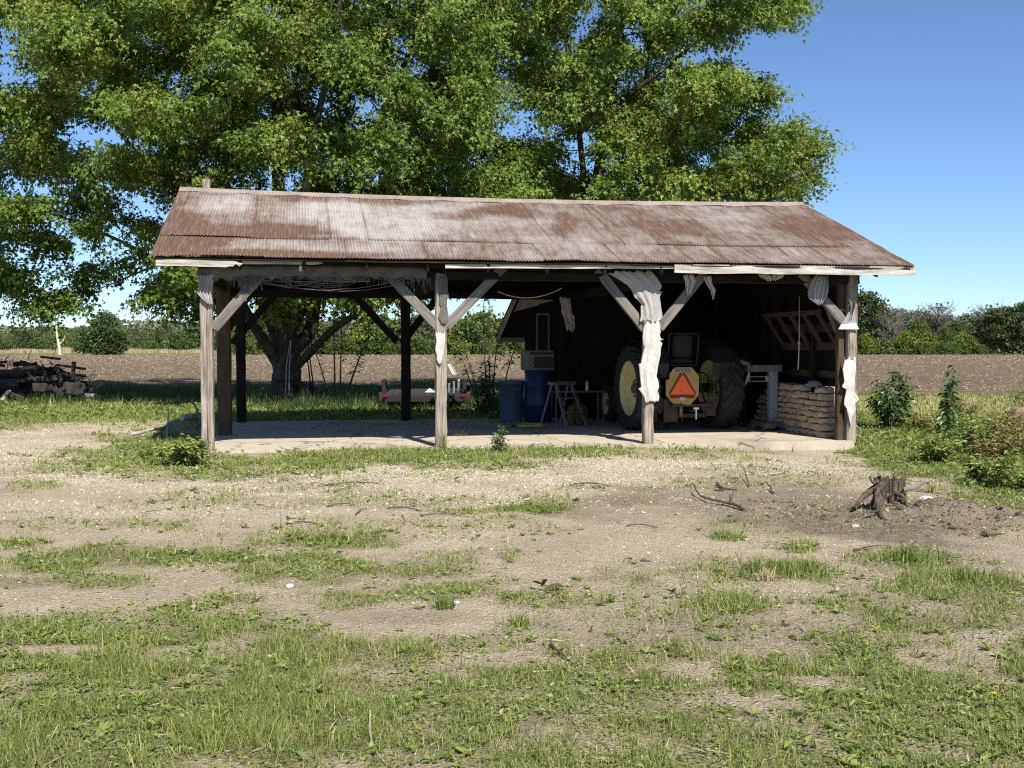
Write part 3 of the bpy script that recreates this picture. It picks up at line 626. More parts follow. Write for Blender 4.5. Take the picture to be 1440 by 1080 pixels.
# flat broad leaves (dandelion, plantain, clover) through the turf
P, D, N, S_, T = [], [], [], [], []
for (y0, y1, dens, sz) in ((3.3, 6.0, 150, 0.042), (6.0, 10, 80, 0.046), (10, 17, 34, 0.056)):
    xx, yy = scatter(y0, y1, dens)
    g, d, p, r = cover(xx, yy); cl = fbm(xx * 1.3 + 9, yy * 1.3, 61, 3)
    k = RNG.random(len(xx)) < np.clip(g * 1.6 * sstep(0.42, 0.62, cl) + 0.03 * (g > 0.05), 0, 1); xx, yy = xx[k], yy[k]
    for a, b in zip(xx, yy):
        nl = RNG.integers(4, 10); ph = RNG.uniform(0, 6.28); s = sz * min(1.35, math.exp(RNG.normal(-.12, .32))); tt = RNG.uniform(0.15, 0.95)
        for j in range(nl):
            fi = ph + j * 2.4 + RNG.uniform(-.3, .3); el = RNG.uniform(0.12, 0.75)
            P.append((a, b, 0.0)); D.append((math.cos(fi) * math.cos(el), math.sin(fi) * math.cos(el), math.sin(el)))
            N.append((0.2 * RNG.normal(), 0.2 * RNG.normal(), 1)); S_.append(s * RNG.uniform(0.6, 1.2)); T.append(np.clip(tt + RNG.normal(0, .15), 0, 1))
P = np.array(P); P[:, 2] = Hh(P[:, 0], P[:, 1]) + 0.004
LF = (np.array([[0, 0, 0], [0.16, 0.40, 0.05], [0.17, 0.72, 0.03], [0, 1, -0.12], [-0.17, 0.72, 0.03], [-0.16, 0.40, 0.05]]), [[0, 1, 2, 3], [0, 3, 4, 5]])
tag(leaves('broadleaf_weeds', P, np.array(D), np.array(N), np.array(S_), np.array(T), M['weedleaf'], None, LF), 'low broad leaved weeds spread through the turf', 'weeds', None, 'stuff')
# clover and other small leaves woven through the grass
P, S_, T = [], [], []
for (y0, y1, dens, s0) in ((3.3, 5.4, 2600, .0125), (5.4, 8, 1900, .016), (8, 12, 900, .022), (12, 18, 460, .032), (18, 30, 170, .05)):
    xx, yy = scatter(y0, y1, dens); g, d, p, r = cover(xx, yy); cl = fbm(xx * 2.1 + 4, yy * 2.1, 63, 3)
    k = (RNG.random(len(xx)) < g * (0.15 + 1.1 * sstep(0.40, 0.60, cl))) & (r < .4); xx, yy, cl = xx[k], yy[k], cl[k]; n = len(xx)
    P.append(np.stack([xx, yy, Hh(xx, yy) + RNG.uniform(0, 1.6, n) * s0 * (0.6 + cl)], 1)); S_.append(s0 * np.exp(RNG.normal(0, .35, n))); T.append(np.clip(.25 + 1.0 * (cl - .3) + RNG.normal(0, .22, n), 0, 1))
P = np.concatenate(P); n = len(P); D = unit(n); D[:, 2] = np.abs(D[:, 2]) * .5; N = unit(n) * .55 + np.array([0, -.15, 1.0])
tag(leaves('clover', P, D, N, np.concatenate(S_) * 1.5, np.concatenate(T), M['weedleaf'], None, OVAL), 'tiny clover leaves woven through the lawn', 'clover', None, 'stuff')
# dead straw lying flat on the soil and in the turf
P, S_ = [], []
for (y0, y1, dens, s0) in ((3.3, 5.6, 420, .045), (5.6, 9, 200, .055), (9, 16, 60, .075)):
    xx, yy = scatter(y0, y1, dens); g, d, p, r = cover(xx, yy)
    k = RNG.random(len(xx)) < .25 + .75 * g * (1 - .3 * g); xx, yy = xx[k], yy[k]
    P.append(np.stack([xx, yy, Hh(xx, yy) + .004 + .012 * RNG.random(len(xx))], 1)); S_.append(s0 * np.exp(RNG.normal(-.1, .45, len(xx))))
P = np.concatenate(P); n = len(P); D = unit(n); D[:, 2] *= .12
tag(leaves('dead_straw', P, D, unit(n) * .4 + np.array([0, 0, 1.0]), np.concatenate(S_), RNG.random(n), M['stubble'], None, (np.array([[0, 0, 0], [.035, .4, .02], [0, 1, 0], [-.035, .4, .02]]), [[0, 1, 2], [0, 2, 3]])), 'dry straw scattered over the yard', 'straw', None, 'stuff')
# gravel
OCT = (np.array([[.5, 0, 0], [0, .5, 0], [-.5, 0, 0], [0, -.5, 0], [0, 0, .32], [0, 0, -.32]]), [[0, 1, 4], [1, 2, 4], [2, 3, 4], [3, 0, 4], [1, 0, 5], [2, 1, 5], [3, 2, 5], [0, 3, 5]])
P, S_ = [], []
for (y0, y1, dens, s0) in ((3.4, 6.5, 620, 0.008), (6.5, 10, 1250, 0.011), (10, 16.2, 1250, 0.0155), (16.2, 22, 160, 0.021)):
    xx, yy = scatter(y0, y1, dens)
    g, d, p, r = cover(xx, yy); n = fbm(xx * 2, yy * 2, 71, 3)
    u = shed_u(xx, yy); v = shed_v(xx, yy)
    k = RNG.random(len(xx)) < np.clip((0.05 + 0.95 * p + 0.25 * sstep(0.5, 0.65, n)) * (1 - 0.55 * g), 0, 1)
    k &= ~((u > -0.1) & (u < UL + 0.1) & (v > -0.14) & (v < 6.4)) & ((yy < 18) | (xx < -4))
    xx, yy = xx[k], yy[k]
    P.append(np.stack([xx, yy, Hh(xx, yy)], 1)); S_.append(s0 * np.exp(RNG.normal(0, 0.38, len(xx))))
P = np.concatenate(P); S_ = np.concatenate(S_); n = len(P)
D = unit(n); D[:, 2] *= 0.3; N = unit(n) * 0.35 + np.array([0, 0, 1.0])
tag(leaves('gravel_stones', P + np.array([0, 0, 0.002]), D, N, S_, np.clip(RNG.normal(0.42, 0.24, n), 0, 1), M['gravel'], None, OCT), 'loose pale limestone gravel over the yard', 'gravel', None, 'stuff')
n = 2000; cx = np.concatenate([RNG.normal(STUMP.x - .1, .75, n // 2), RNG.uniform(STUMP.x, STUMP.x + 3.0, n - n // 2)]); cy = np.concatenate([RNG.normal(STUMP.y - .2, .5, n // 2), STUMP.y - .15 + RNG.normal(0, .36, n - n // 2)])
dn = unit(n); dn[:, 2] *= .5
tag(leaves('dirt_clods', np.stack([cx, cy, Hh(cx, cy) + .003], 1), dn, unit(n) * .5 + np.array([0, 0, 1.0]), .020 * np.exp(RNG.normal(0, .6, n)), np.clip(RNG.normal(.35, .25, n), 0, 1), M['clod'], None, OCT), 'crumbled dark clods of earth round the stump', 'dirt', None, 'stuff')
# ------------------------------------------------------------------ the open shed
shed = thing('pole_shed', 'old open fronted pole shed with a rusted corrugated roof on weathered posts', 'shed', O, TH)
eL = SV(212, 358, -0.5); eR = SV(1286, 373.5, -0.5); rL = SV(253, 266.5, 3.05); rR = SV(1128, 287.5, 3.05); rM = SV(690, 283, 3.05)
ZE = (eL.z + eR.z) / 2
def ridge_z(s): return rL.z + (rR.z - rL.z) * s - 4 * s * (1 - s) * max(0, (rL.z + rR.z) / 2 - rM.z) * 0.9
def roof_pt(s, r, side):
    u0 = eL.x + (rL.x - eL.x) * r; u1 = eR.x + (rR.x - eR.x) * r
    u = u0 + (u1 - u0) * s; v = -0.5 + 3.55 * r
    z = eL.z + (eR.z - eL.z) * s; z = z + (ridge_z(s) - z) * r
    if side: v = 6.6 - 3.55 * r
    return u, v, z
def roof_course(r0, r1, lift, seed, side, nr):
    NU = 1470; PW = 0.0500; SW = 0.61
    s = np.linspace(0, 1, NU + 1); r = np.linspace(0, 1, nr + 1)
    Sg, Rg = np.meshgrid(s, r); s = Sg.ravel(); t = Rg.ravel()
    un = s * (eR.x - eL.x)
    k = np.floor(un / SW + seed * 0.37); kr = _h(k, k * 0, 100 + seed); kr2 = _h(k, k * 0, 200 + seed)
    rr = r0 + (r1 - r0) * t + np.where(t < 0.01, (kr - 0.5) * 0.012, 0) + np.where(t > 0.99, (kr2 - 0.5) * 0.004, 0)
    u, v, z = roof_pt(s, rr, side)
    z = z + lift + (kr - 0.5) * 0.004 * (1 - t) + 0.0075 * np.cos(2 * np.pi * (un + (kr2 - 0.5) * 0.02) / PW)
    z = z + 0.035 * (fbm(un * 0.35, t * 2 + seed * 3, 300 + seed, 3) - 0.5) + (0.022 * (vnoise(un * 1.1, t * 1.5, 310 + seed) - 0.5))
    lip = (t < 0.03); z = z - np.where(lip & (kr > 0.8), 0.014, 0)
    wx = O.x + u * CU - v * SU_; wy = O.y + u * SU_ + v * CU
    px, py = project(wx, wy, z)
    zn = np.interp(px, [212, 300, 420, 560, 700, 900, 1100, 1290], [0.20, 0.32, 0.46, 0.52, 0.40, 0.37, 0.36, 0.34])
    big = fbm(un * 0.8, rr * 3.2, 320, 4)
    pale = [(322, 285, 50, 15, .55), (300, 345, 70, 8, .3), (460, 296, 80, 18, .5), (545, 318, 90, 20, .5), (620, 300, 60, 16, .4), (390, 345, 70, 6, .25), (500, 350, 60, 6, .3), (700, 312, 120, 10, .25), (800, 340, 100, 12, .2), (1040, 305, 100, 10, .25), (900, 345, 160, 12, .2)]
    rusty = [(265, 320, 45, 14, .5), (390, 325, 75, 9, .5), (250, 338, 60, 7, .5), (430, 278, 110, 7, .45), (560, 283, 90, 5, .4), (690, 297, 60, 9, .5), (790, 318, 16, 25, .4), (360, 358, 160, 5, .4), (740, 300, 40, 12, .35), (1150, 320, 90, 20, .25), (960, 320, 60, 10, .25), (880, 292, 120, 6, .3)]
    zn = zn + 0.72 * ell(px, py, pale, 1.6 * big - .3) - 0.8 * ell(px, py, rusty, 1.6 * big - .3) + (kr - 0.5) * 0.07 + (big - 0.5) * 0.6
    edge = np.abs((un / SW + seed * 0.37) - k - 0.02); zn = zn - 0.20 * (edge < 0.06) * (kr2 > .45)
    zn = zn + 0.08 * np.cos(2 * np.pi * (un + (kr2 - 0.5) * 0.02) / PW)
    zn = zn - 0.25 * (t < 0.05)
    ii = (np.arange(nr)[:, None] * (NU + 1) + np.arange(NU)[None, :]).ravel()
    q = [ii, ii + 1, ii + NU + 2, ii + NU + 1] if not side else [ii, ii + NU + 1, ii + NU + 2, ii + 1]
    return np.stack([u, v, z], 1), np.stack(q, 1), zn
def roof(side, name):
    V, F, Zn, o = [], [], [], 0
    for (a, b, lift, seed, nr) in ((0.0, 0.275, 0.0, 1 + side * 7, 8), (0.250, 1.0, 0.011, 2 + side * 7, 18)):
        v, f, z = roof_course(a, b, lift, seed, side, nr); V.append(v); F.append(f + o); Zn.append(z); o += len(v)
    F = np.concatenate(F)
    return npmesh(name, np.concatenate(V), F.ravel(), np.arange(len(F)) * 4, M['roof'], shed, {'zinc': np.concatenate(Zn)}, False)
roof(0, 'roof_slope'); roof(1, 'roof_slope')
m = MB(); n = 40; pts = []
for i in range(n + 1):
    s = i / n; u, v, z = roof_pt(np.float64(s), 1.0, 0); pts.append((float(u), 3.05, float(z)))
for i in range(n + 1):
    u, v, z = pts[i]; w_ = 0.012 * math.sin(i * 2.1)
    m.add([(u, v - 0.17, z - 0.048 + w_), (u, v - 0.05, z + 0.024), (u, v, z + 0.05), (u, v + 0.05, z + 0.024), (u, v + 0.17, z - 0.05)], [])
    if i:
        a = (i - 1) * 5; m.f += [(a + j, a + j + 1, a + 6 + j, a + 5 + j)[::-1] for j in range(4)]
m.build('ridge_cap', M['ridge'], shed)
p = SV(290, 262, 3.1)
m = MB(); m.beam((p.x, 3.1, p.z - 0.45), (p.x + 0.01, 3.1, SV(290, 252.5, 3.1).z), 0.13, 0.12, jit=0.008); m.build('post_stub', M['post'], shed)

# posts: each one a part
def post(u, v, z0, z1, w_=0.2, mat='post', jit=0.007, lean=(0, 0), seg=16):
    m = MB(); m.beam((u, v, z0), (u + lean[0], v + lean[1], z1), w_, w_ * 0.95, jit=jit, ch=0.14, seg=seg)
    return m.build('post', M[mat], shed)
uM1 = SV(620, 560, 0).x; uM2 = SV(911, 560, 0).x
m = MB(); m.beam((-0.048, 0, -0.15), (-0.044, 0, 2.72), 0.088, 0.19, (0, 1, 0), jit=0.006, seg=16); m.beam((0.048, 0.005, -0.15), (0.044, 0.0, 2.7), 0.085, 0.18, (0, 1, 0), jit=0.006, seg=16); m.build('post', M['post'], shed)
post(uM1, 0, -0.1, 2.74, 0.175); post(uM2, 0, -0.12, 2.74, 0.17)
post(UL, 0, -0.06, 2.78, 0.17); post(UL - 0.17, 0.06, -0.2, 2.75, 0.12, 'brownwood')
m = MB(); m.beam((UL - 0.01, 0.0, -0.28), (UL - 0.01, 0, -0.07), 0.13, 0.14); m.build('post_footing', M['brownwood'], shed)
pm = SV(316, 560, 2.9); post(pm.x, 2.9, -0.05, 4.1, 0.24, 'brownwood'); post(-0.02, 6.1, -0.1, 2.75, 0.19, 'darkwood')
for u in (uM1 - 0.13, uM2 - 0.05, UL - 0.05): post(u, 6.1, -0.1, 2.75, 0.2, 'darkwood')
post(UL - 0.05, 2.9, -0.1, 4.1, 0.17, 'darkwood'); post(UL - 0.02, 1.35, -0.1, 3.3, 0.11, 'darkwood'); post(UL - 0.02, 4.5, -0.1, 3.3, 0.11, 'darkwood')
# knee braces
def brace(a, b, v, mat='brace', w_=0.15, d=0.075, dv=0.0):
    p = SV(*a, v + dv); q = SV(*b, v + dv)
    e = (q - p).normalized() * 0.06
    m = MB(); m.beam(p - e, q + e, d, w_, (0, 0, 1), jit=0.005, ch=0.12)
    return m.build('knee_brace', M[mat], shed)
brace((304, 458), (366, 388), 0, dv=-0.02); brace((612, 455), (550, 390), 0, dv=-0.02); brace((632, 455), (704, 380), 0, dv=-0.02)
brace((903, 458), (843, 383), 0, dv=-0.02); brace((930, 458), (986, 388), 0, dv=-0.02); brace((1188, 455), (1128, 387), 0, dv=-0.02)
brace((329, 480), (396, 404), 6.1, 'darkwood'); brace((556, 478), (488, 404), 6.1, 'darkwood'); brace((568, 478), (624, 408), 6.1, 'darkwood')
brace((316, 470), (358, 398), 2.9, 'darkwood')
m = MB(); m.beam((UL - 0.1, 0.15, 1.75), (UL - 0.1, 0.95, 2.62), 0.09, 0.12); m.build('knee_brace', M['brace'], shed)
# plates, tie beams, rafters, purlins
def part_beam(name, a, b, w_, h, mat, jit=0.006, up=(0, 0, 1), bow=0.0):
    m = MB(); m.beam(a, b, w_, h, up, jit=jit, bow=bow); return m.build(name, M[mat], shed)
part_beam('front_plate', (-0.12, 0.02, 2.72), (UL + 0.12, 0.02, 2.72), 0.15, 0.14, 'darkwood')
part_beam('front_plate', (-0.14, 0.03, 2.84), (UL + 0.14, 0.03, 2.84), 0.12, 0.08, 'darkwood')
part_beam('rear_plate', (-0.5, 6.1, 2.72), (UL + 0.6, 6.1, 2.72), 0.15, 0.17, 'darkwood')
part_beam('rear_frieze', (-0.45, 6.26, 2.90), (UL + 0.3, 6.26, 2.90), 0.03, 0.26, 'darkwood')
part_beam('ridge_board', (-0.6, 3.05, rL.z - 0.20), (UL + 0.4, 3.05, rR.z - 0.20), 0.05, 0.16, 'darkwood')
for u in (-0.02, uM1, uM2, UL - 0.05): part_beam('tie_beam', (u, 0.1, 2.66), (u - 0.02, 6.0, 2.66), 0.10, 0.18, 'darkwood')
for i in range(13):
    s = (i + 0.35) / 13
    for side in (0, 1):
        a = roof_pt(s, 0.02, side); b = roof_pt(s, 0.985, side)
        part_beam('rafter', (a[0], a[1], a[2] - 0.16), (b[0], b[1], b[2] - 0.16), 0.05, 0.13, 'darkwood')
for side in (0, 1):
    for r_ in (0.02, 0.2, 0.4, 0.6, 0.8, 0.97):
        a = roof_pt(0.005, r_, side); b = roof_pt(0.995, r_, side); part_beam('purlin', (a[0], a[1], a[2] - 0.082), (b[0], b[1], b[2] - 0.082), 0.10, 0.022, 'darkwood')
# fascia boards along the front eave
def fascia(px0, py0, px1, py1, hpx, v, mat='fascia', t_=0.03, ragged=0.0):
    a = SV(px0, py0, v); b = SV(px1, py1, v); h = abs(SV(px0, py0, v).z - SV(px0, py0 + hpx, v).z)
    m = MB(); nseg = 26; vs = []; fs = []; gs = []
    for i in range(nseg + 1):
        s = i / nseg; p = a.lerp(b, s)
        lo = h * (1 - 0.10 * vnoise(np.array([p.x * 4.0]), np.array([1.0]), 8)[0]); 
        if ragged: lo *= 1 - sstep(1 - ragged, 1.0, s) * (0.25 + 0.75 * ((i * 7) % 5) / 5)
        hi = -0.01 * vnoise(np.array([p.x * 3.0]), np.array([4.0]), 8)[0] - (ragged > 0) * sstep(1 - ragged * 0.6, 1.0, s) * h * 0.35
        wv = 0.008 * math.sin(p.x * 5)
        for (dv, dz) in ((-t_ / 2, -lo), (-t_ / 2, hi), (t_ / 2, hi), (t_ / 2, -lo)):
            vs.append((p.x, p.y + dv + wv, p.z + dz)); gs.append((dv, dz, p.x * 1.0))
    for i in range(nseg):
        for j in range(4):
            k = (j + 1) % 4; fs.append((i * 4 + j, i * 4 + 4 + j, i * 4 + 4 + k, i * 4 + k))
    fs += [(0, 1, 2, 3), (nseg * 4 + 3, nseg * 4 + 2, nseg * 4 + 1, nseg * 4)]
    m.add(vs, fs, gs); return m.build('fascia_board', M[mat], shed)
fascia(219, 362.5, 341, 366, 11.5, -0.455, ragged=0.22); fascia(222, 364.0, 455, 367.0, 6, -0.40, ragged=0.06)
fascia(626, 370.8, 947, 372.2, 6.5, -0.43); fascia(948, 371.2, 1288, 374.8, 13.5, -0.455, t_=0.04)
fascia(221, 360, 1285, 373, 13, -0.31, 'darkwood')  # dark filler board added to stand in for shade under the eave
# board ends and a rafter tail showing at the eave
for (px, py) in ((220, 368), (1282, 379), (955, 377), (423, 377)):
    p = SV(px, py, -0.34); part_beam('rafter_tail', (p.x, -0.40, p.z), (p.x, 0.1, p.z + 0.16), 0.05, 0.10, 'brace')
# pale soffit scraps and the board that catches the light at the back
for (x0, y0, x1, y1, v) in ((640, 375, 692, 388, 0.35), (700, 377, 735, 384, 0.8), (455, 378, 520, 384, 1.4)):
    a = SV(x0, y0, v); b = SV(x1, y1, v + 0.4)
    m = MB(); m.box(((a.x + b.x) / 2, v + 0.25, 2.80), (abs(b.x - a.x), 0.5, 0.008), M4=Matrix.Rotation(0.42, 3, 'X')); m.build('soffit_panel', M['panel'], shed)
a = SV(452, 406, 6.25); b = SV(546, 407, 6.25); part_beam('rear_board', (a.x, 6.28, a.z), (b.x, 6.28, b.z), 0.025, 0.13, 'palewood')
# board walls: back and right-hand end, near-black colour carrying the inside shade
def board_wall(name, pts, z0, z1f, mat, n_off):
    m = MB(); (x0, y0), (x1, y1) = pts; L = math.hypot(x1 - x0, y1 - y0); nb = int(L / 0.2)
    for i in range(nb):
        a, b = i / nb, (i + 0.985) / nb
        xa, ya, xb, yb = x0 + (x1 - x0) * a, y0 + (y1 - y0) * a, x0 + (x1 - x0) * b, y0 + (y1 - y0) * b
        zt = z1f((xa + xb) / 2, (ya + yb) / 2); o = 0.012 * (i % 2)
        nx_, ny_ = (y1 - y0) / L, -(x1 - x0) / L
        m.beam(((xa + xb) / 2 + nx_ * o, (ya + yb) / 2 + ny_ * o, z0), ((xa + xb) / 2 + nx_ * o, (ya + yb) / 2 + ny_ * o, zt), 0.022 if abs(x1 - x0) < 0.01 else L / nb * 1.06, L / nb * 1.06 if abs(x1 - x0) < 0.01 else 0.022, (0, 1, 0), jit=0.002, ch=0.05, seg=3)
    return m.build(name, M[mat], shed)
def gable_top(x, y): return ZE - 0.12 + (rR.z - ZE) * (1 - abs(y - 3.05) / 3.55)
uB = SV(779, 520, 6.2).x
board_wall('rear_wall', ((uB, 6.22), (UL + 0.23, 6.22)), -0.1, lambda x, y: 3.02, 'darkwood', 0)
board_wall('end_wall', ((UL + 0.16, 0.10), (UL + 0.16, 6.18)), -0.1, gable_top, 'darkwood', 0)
for z in (1.1, 0.55): part_beam('wall_girt', (UL + 0.11, 0.2, z), (UL + 0.11, 6.1, z), 0.05, 0.13, 'brownwood')
# hanging wire under the roof
m = MB(); a = SV(700, 410, 1.6); b = SV(790, 405, 1.6); mid = (a + b) / 2; mid.z -= 0.28
m.tube([a.lerp(mid, t_).lerp(mid.lerp(b, t_), t_) for t_ in np.linspace(0, 1, 12)], 0.009, 6); m.build('hanging_cable', M['rope'], shed)
# floor slab
m = MB(); n = 60; top = []; random.seed(4)
fr = [(-0.16 + (UL + 0.05 + 0.16) * i / n, -0.10 + 0.03 * math.sin(i * 1.7) + random.uniform(-0.012, 0.012)) for i in range(n + 1)]
top = fr + [(UL + 0.28, 6.35), (-0.2, 6.35)]
N_ = len(top)
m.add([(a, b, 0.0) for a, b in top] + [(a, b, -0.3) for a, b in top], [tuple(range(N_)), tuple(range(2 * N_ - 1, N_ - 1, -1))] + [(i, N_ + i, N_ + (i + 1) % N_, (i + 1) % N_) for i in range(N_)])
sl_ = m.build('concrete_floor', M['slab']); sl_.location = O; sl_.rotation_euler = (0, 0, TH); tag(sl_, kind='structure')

# ------------------------------------------------------------------ torn sheeting hanging from the shed
def cloth(name, rows, v, label, mat='plastic', cols=18, fold=0.03, nf=5.0, bulge=0.0, rag=2.0, seed=0, group=None, cat='plastic sheet', holes=0.0):
    ys_ = np.linspace(rows[0][0], rows[-1][0], max(10, int(abs(rows[-1][0] - rows[0][0]) / 1.6)))
    L = np.interp(ys_, [r[0] for r in rows], [r[1] for r in rows]); Rr = np.interp(ys_, [r[0] for r in rows], [r[2] for r in rows])
    rs = np.random.default_rng(seed)
    Ls, Rs = L.copy(), Rr.copy()
    jl = np.cumsum(rs.normal(0, .6, len(ys_))); jr = np.cumsum(rs.normal(0, .6, len(ys_))); lin_ = np.linspace(0, 1, len(ys_))
    jl -= jl[-1] * lin_; jr -= jr[-1] * lin_
    def knots():
        n_ = max(4, int(abs(ys_[-1] - ys_[0]) / 8)); q = np.sort(rs.uniform(0, 1, n_)); q[0], q[-1] = 0, 1
        return np.interp(lin_, q, rs.uniform(-1, 1, n_))
    L = L + rag * 1.3 * knots(); Rr = Rr + rag * 1.3 * knots()
    m = MB(); vs = []
    for i, py in enumerate(ys_):
        for j in range(cols + 1):
            s = j / cols; px = Ls[i] + (Rs[i] - Ls[i]) * s + (L[i] - Ls[i]) * max(0, 1 - s * 4) + (Rr[i] - Rs[i]) * max(0, s * 4 - 3)
            yo = rag * 3.0 * (rs.random() - 0.5) if i in (0, len(ys_) - 1) else 0
            f = fold * (math.sin(nf * 2 * math.pi * s + 0.020 * py + seed + 1.2 * math.sin(py * .05 + s * 2)) + 0.45 * math.sin(nf * 4.7 * math.pi * s - 0.03 * py + seed * 2) + 0.35 * math.sin(py * 0.13 + s * 4 + seed))
            p = SV(px, py + yo, v + f - bulge * math.sin(math.pi * s)); vs.append(p)
    nr = len(ys_); c1 = cols + 1
    fs = [(i * c1 + j, i * c1 + j + 1, (i + 1) * c1 + j + 1, (i + 1) * c1 + j) for i in range(nr - 1) for j in range(cols) if rs.random() > holes]
    w_ = [S(p.x, p.y, p.z) for p in vs]; c = w_[c1 // 2]
    m.add(w_, fs); o = m.build(name, M[mat], None, True, (c.x, c.y, c.z))
    sm = o.modifiers.new('thickness', 'SOLIDIFY'); sm.thickness = 0.002
    return tag(o, label, cat, group)
cloth('torn_sheet', [(382, 852, 918), (392, 870, 926), (402, 884, 931), (415, 893, 927), (430, 902, 928), (446, 904, 929), (452, 903, 925)], -0.10, 'grey white torn sheet draped from the eave to the post left of the tractor', 'greyplastic', fold=0.012, nf=4, bulge=0.05, rag=2.8, seed=3)
cloth('torn_sheet', [(448, 905, 927), (470, 904, 930), (490, 903, 929), (500, 902, 931), (515, 900, 928), (530, 900, 926), (545, 900, 930), (558, 904, 927), (566, 903, 922)], -0.095, 'bright white shredded plastic wrapped round the post left of the tractor', fold=0.009, nf=3, bulge=0.035, rag=3.6, seed=5)
cloth('torn_sheet', [(386, 274, 300), (400, 281, 300), (412, 276, 298), (420, 283, 297), (428, 292, 298)], -0.14, 'grey scrap of sheeting hanging at the left corner post', 'greyplastic', fold=0.02, rag=1.5, seed=7)
cloth('torn_sheet', [(388, 330, 352), (398, 334, 352), (410, 340, 350), (424, 343, 348)], -0.06, 'bluish grey rag hanging on the left corner brace', 'net', fold=0.02, nf=3, rag=1.5, seed=9)
cloth('torn_sheet', [(387, 1146, 1166), (398, 1140, 1166), (410, 1137, 1164), (420, 1139, 1160), (428, 1150, 1158)], -0.12, 'pale scrap of sheeting hanging beside the right corner brace', 'greyplastic', fold=0.025, rag=1.6, seed=11)
cloth('torn_sheet', [(386, 960, 976), (396, 964, 978), (406, 965, 974), (416, 966, 969)], -0.08, 'pointed white scrap dangling right of the sheeted post', fold=0.02, nf=2, rag=1.0, seed=12)
cloth('torn_sheet', [(388, 988, 1000), (398, 992, 1002), (408, 998, 1006), (420, 1001, 1004)], -0.08, 'thin twisted white strip dangling over the tractor', fold=0.02, nf=2, rag=1.0, seed=13)
cloth('torn_sheet', [(385, 1066, 1102), (390, 1070, 1100), (394, 1078, 1092)], -0.12, 'flat pale flap of sheeting under the right fascia board', fold=0.02, rag=1.2, seed=14)
cloth('torn_sheet', [(468, 614, 626), (480, 615, 627), (492, 613, 626), (500, 615, 624), (512, 616, 621)], -0.115, 'white plastic remnant stuck to the middle front post', fold=0.006, bulge=0.01, rag=1.4, seed=15)
cloth('torn_sheet', [(390, 618, 629), (410, 616, 630), (430, 619, 629), (446, 616, 631), (456, 620, 627)], -0.10, 'grey paper remnant on the upper half of the middle front post', 'net', fold=0.006, bulge=0.01, rag=1.4, seed=16)
cloth('torn_sheet', [(505, 1192, 1204), (520, 1187, 1205), (545, 1188, 1204), (560, 1187, 1206), (575, 1188, 1204), (590, 1193, 1199), (597, 1195, 1197)], -0.105, 'flaking white plastic stuck to the right corner post', fold=0.003, bulge=0.006, rag=3.2, seed=17)
cloth('torn_sheet', [(422, 1192, 1204), (430, 1194, 1204), (440, 1195, 1201), (450, 1193, 1199)], -0.125, 'frayed grey bow of plastic above the white triangle', 'net', fold=0.02, nf=2, rag=1.6, seed=18)
cloth('torn_sheet', [(512, 629, 634), (518, 632, 638), (525, 635, 642), (528, 638, 641)], -0.02, 'small white strip flapping beside the middle front post', fold=0.01, nf=1, rag=0.3, seed=19)
cloth('torn_sheet', [(418, 788, 800), (430, 790, 803), (445, 792, 806), (460, 798, 808), (466, 800, 806)], 5.0, 'grubby pale cloth hanging in the dark behind the work table', fold=0.03, nf=2, rag=2, seed=20)
# frayed netting along the left bay
net = thing('frayed_netting', 'grey frayed netting sagging under the eave of the left bay', 'netting', S(0.4, -0.1, 2.7), TH)
def NL(p): return (p.x - 0.4, p.y + 0.1, p.z - 2.7)
m = MB(); cols = 60; vs = []; rs = random.Random(5)
for j in range(cols + 1):
    s = j / cols; px = 278 + (600 - 278) * s
    for i in range(4):
        py = 372 + (4 + 7 * i) * (1 if i < 3 else (0.75 + 0.25 * rs.random())) - 3 * math.sin(math.pi * s)
        vs.append(NL(SV(px, py, -0.16 + 0.03 * math.sin(j * 0.9 + i) + 0.03 * i)))
m.add(vs, [(j * 4 + i, (j + 1) * 4 + i, (j + 1) * 4 + i + 1, j * 4 + i + 1) for j in range(cols) for i in range(3)]); o = m.build('net_sheet', M['net'], net, True)
sm = o.modifiers.new('thickness', 'SOLIDIFY'); sm.thickness = 0.003
m = MB()
for k in range(150):
    px = rs.uniform(330, 605) if k % 3 else rs.choice([345, 585]) + rs.uniform(-22, 22); py = 390 + rs.uniform(-3, 3); ln = rs.uniform(5, 17) * (1.5 if abs(px - 590) < 18 else 1)
    a = SV(px, py, -0.1 + rs.uniform(-.05, .05)); b = SV(px + rs.uniform(-5, 5), py + ln, -0.1 + rs.uniform(-.08, .08)); c = a.lerp(b, 0.5) + Vector((rs.uniform(-.02, .02), 0, -0.01))
    m.tube([NL(a), NL(c), NL(b)], [0.005, 0.004, 0.002], 4)
for k in range(9):
    x0 = rs.uniform(340, 420); x1 = rs.uniform(470, 600); sag = rs.uniform(5, 20)
    pts = [NL(SV(x0 + (x1 - x0) * t_, 391 + sag * 4 * t_ * (1 - t_) + rs.uniform(-.6, .6) - 8 * t_ * (k % 2), -0.1 - 0.02 * k % 0.1)) for t_ in np.linspace(0, 1, 14)]
    m.tube(pts, 0.0045, 4)
m.build('loose_thread', M['net'], net)
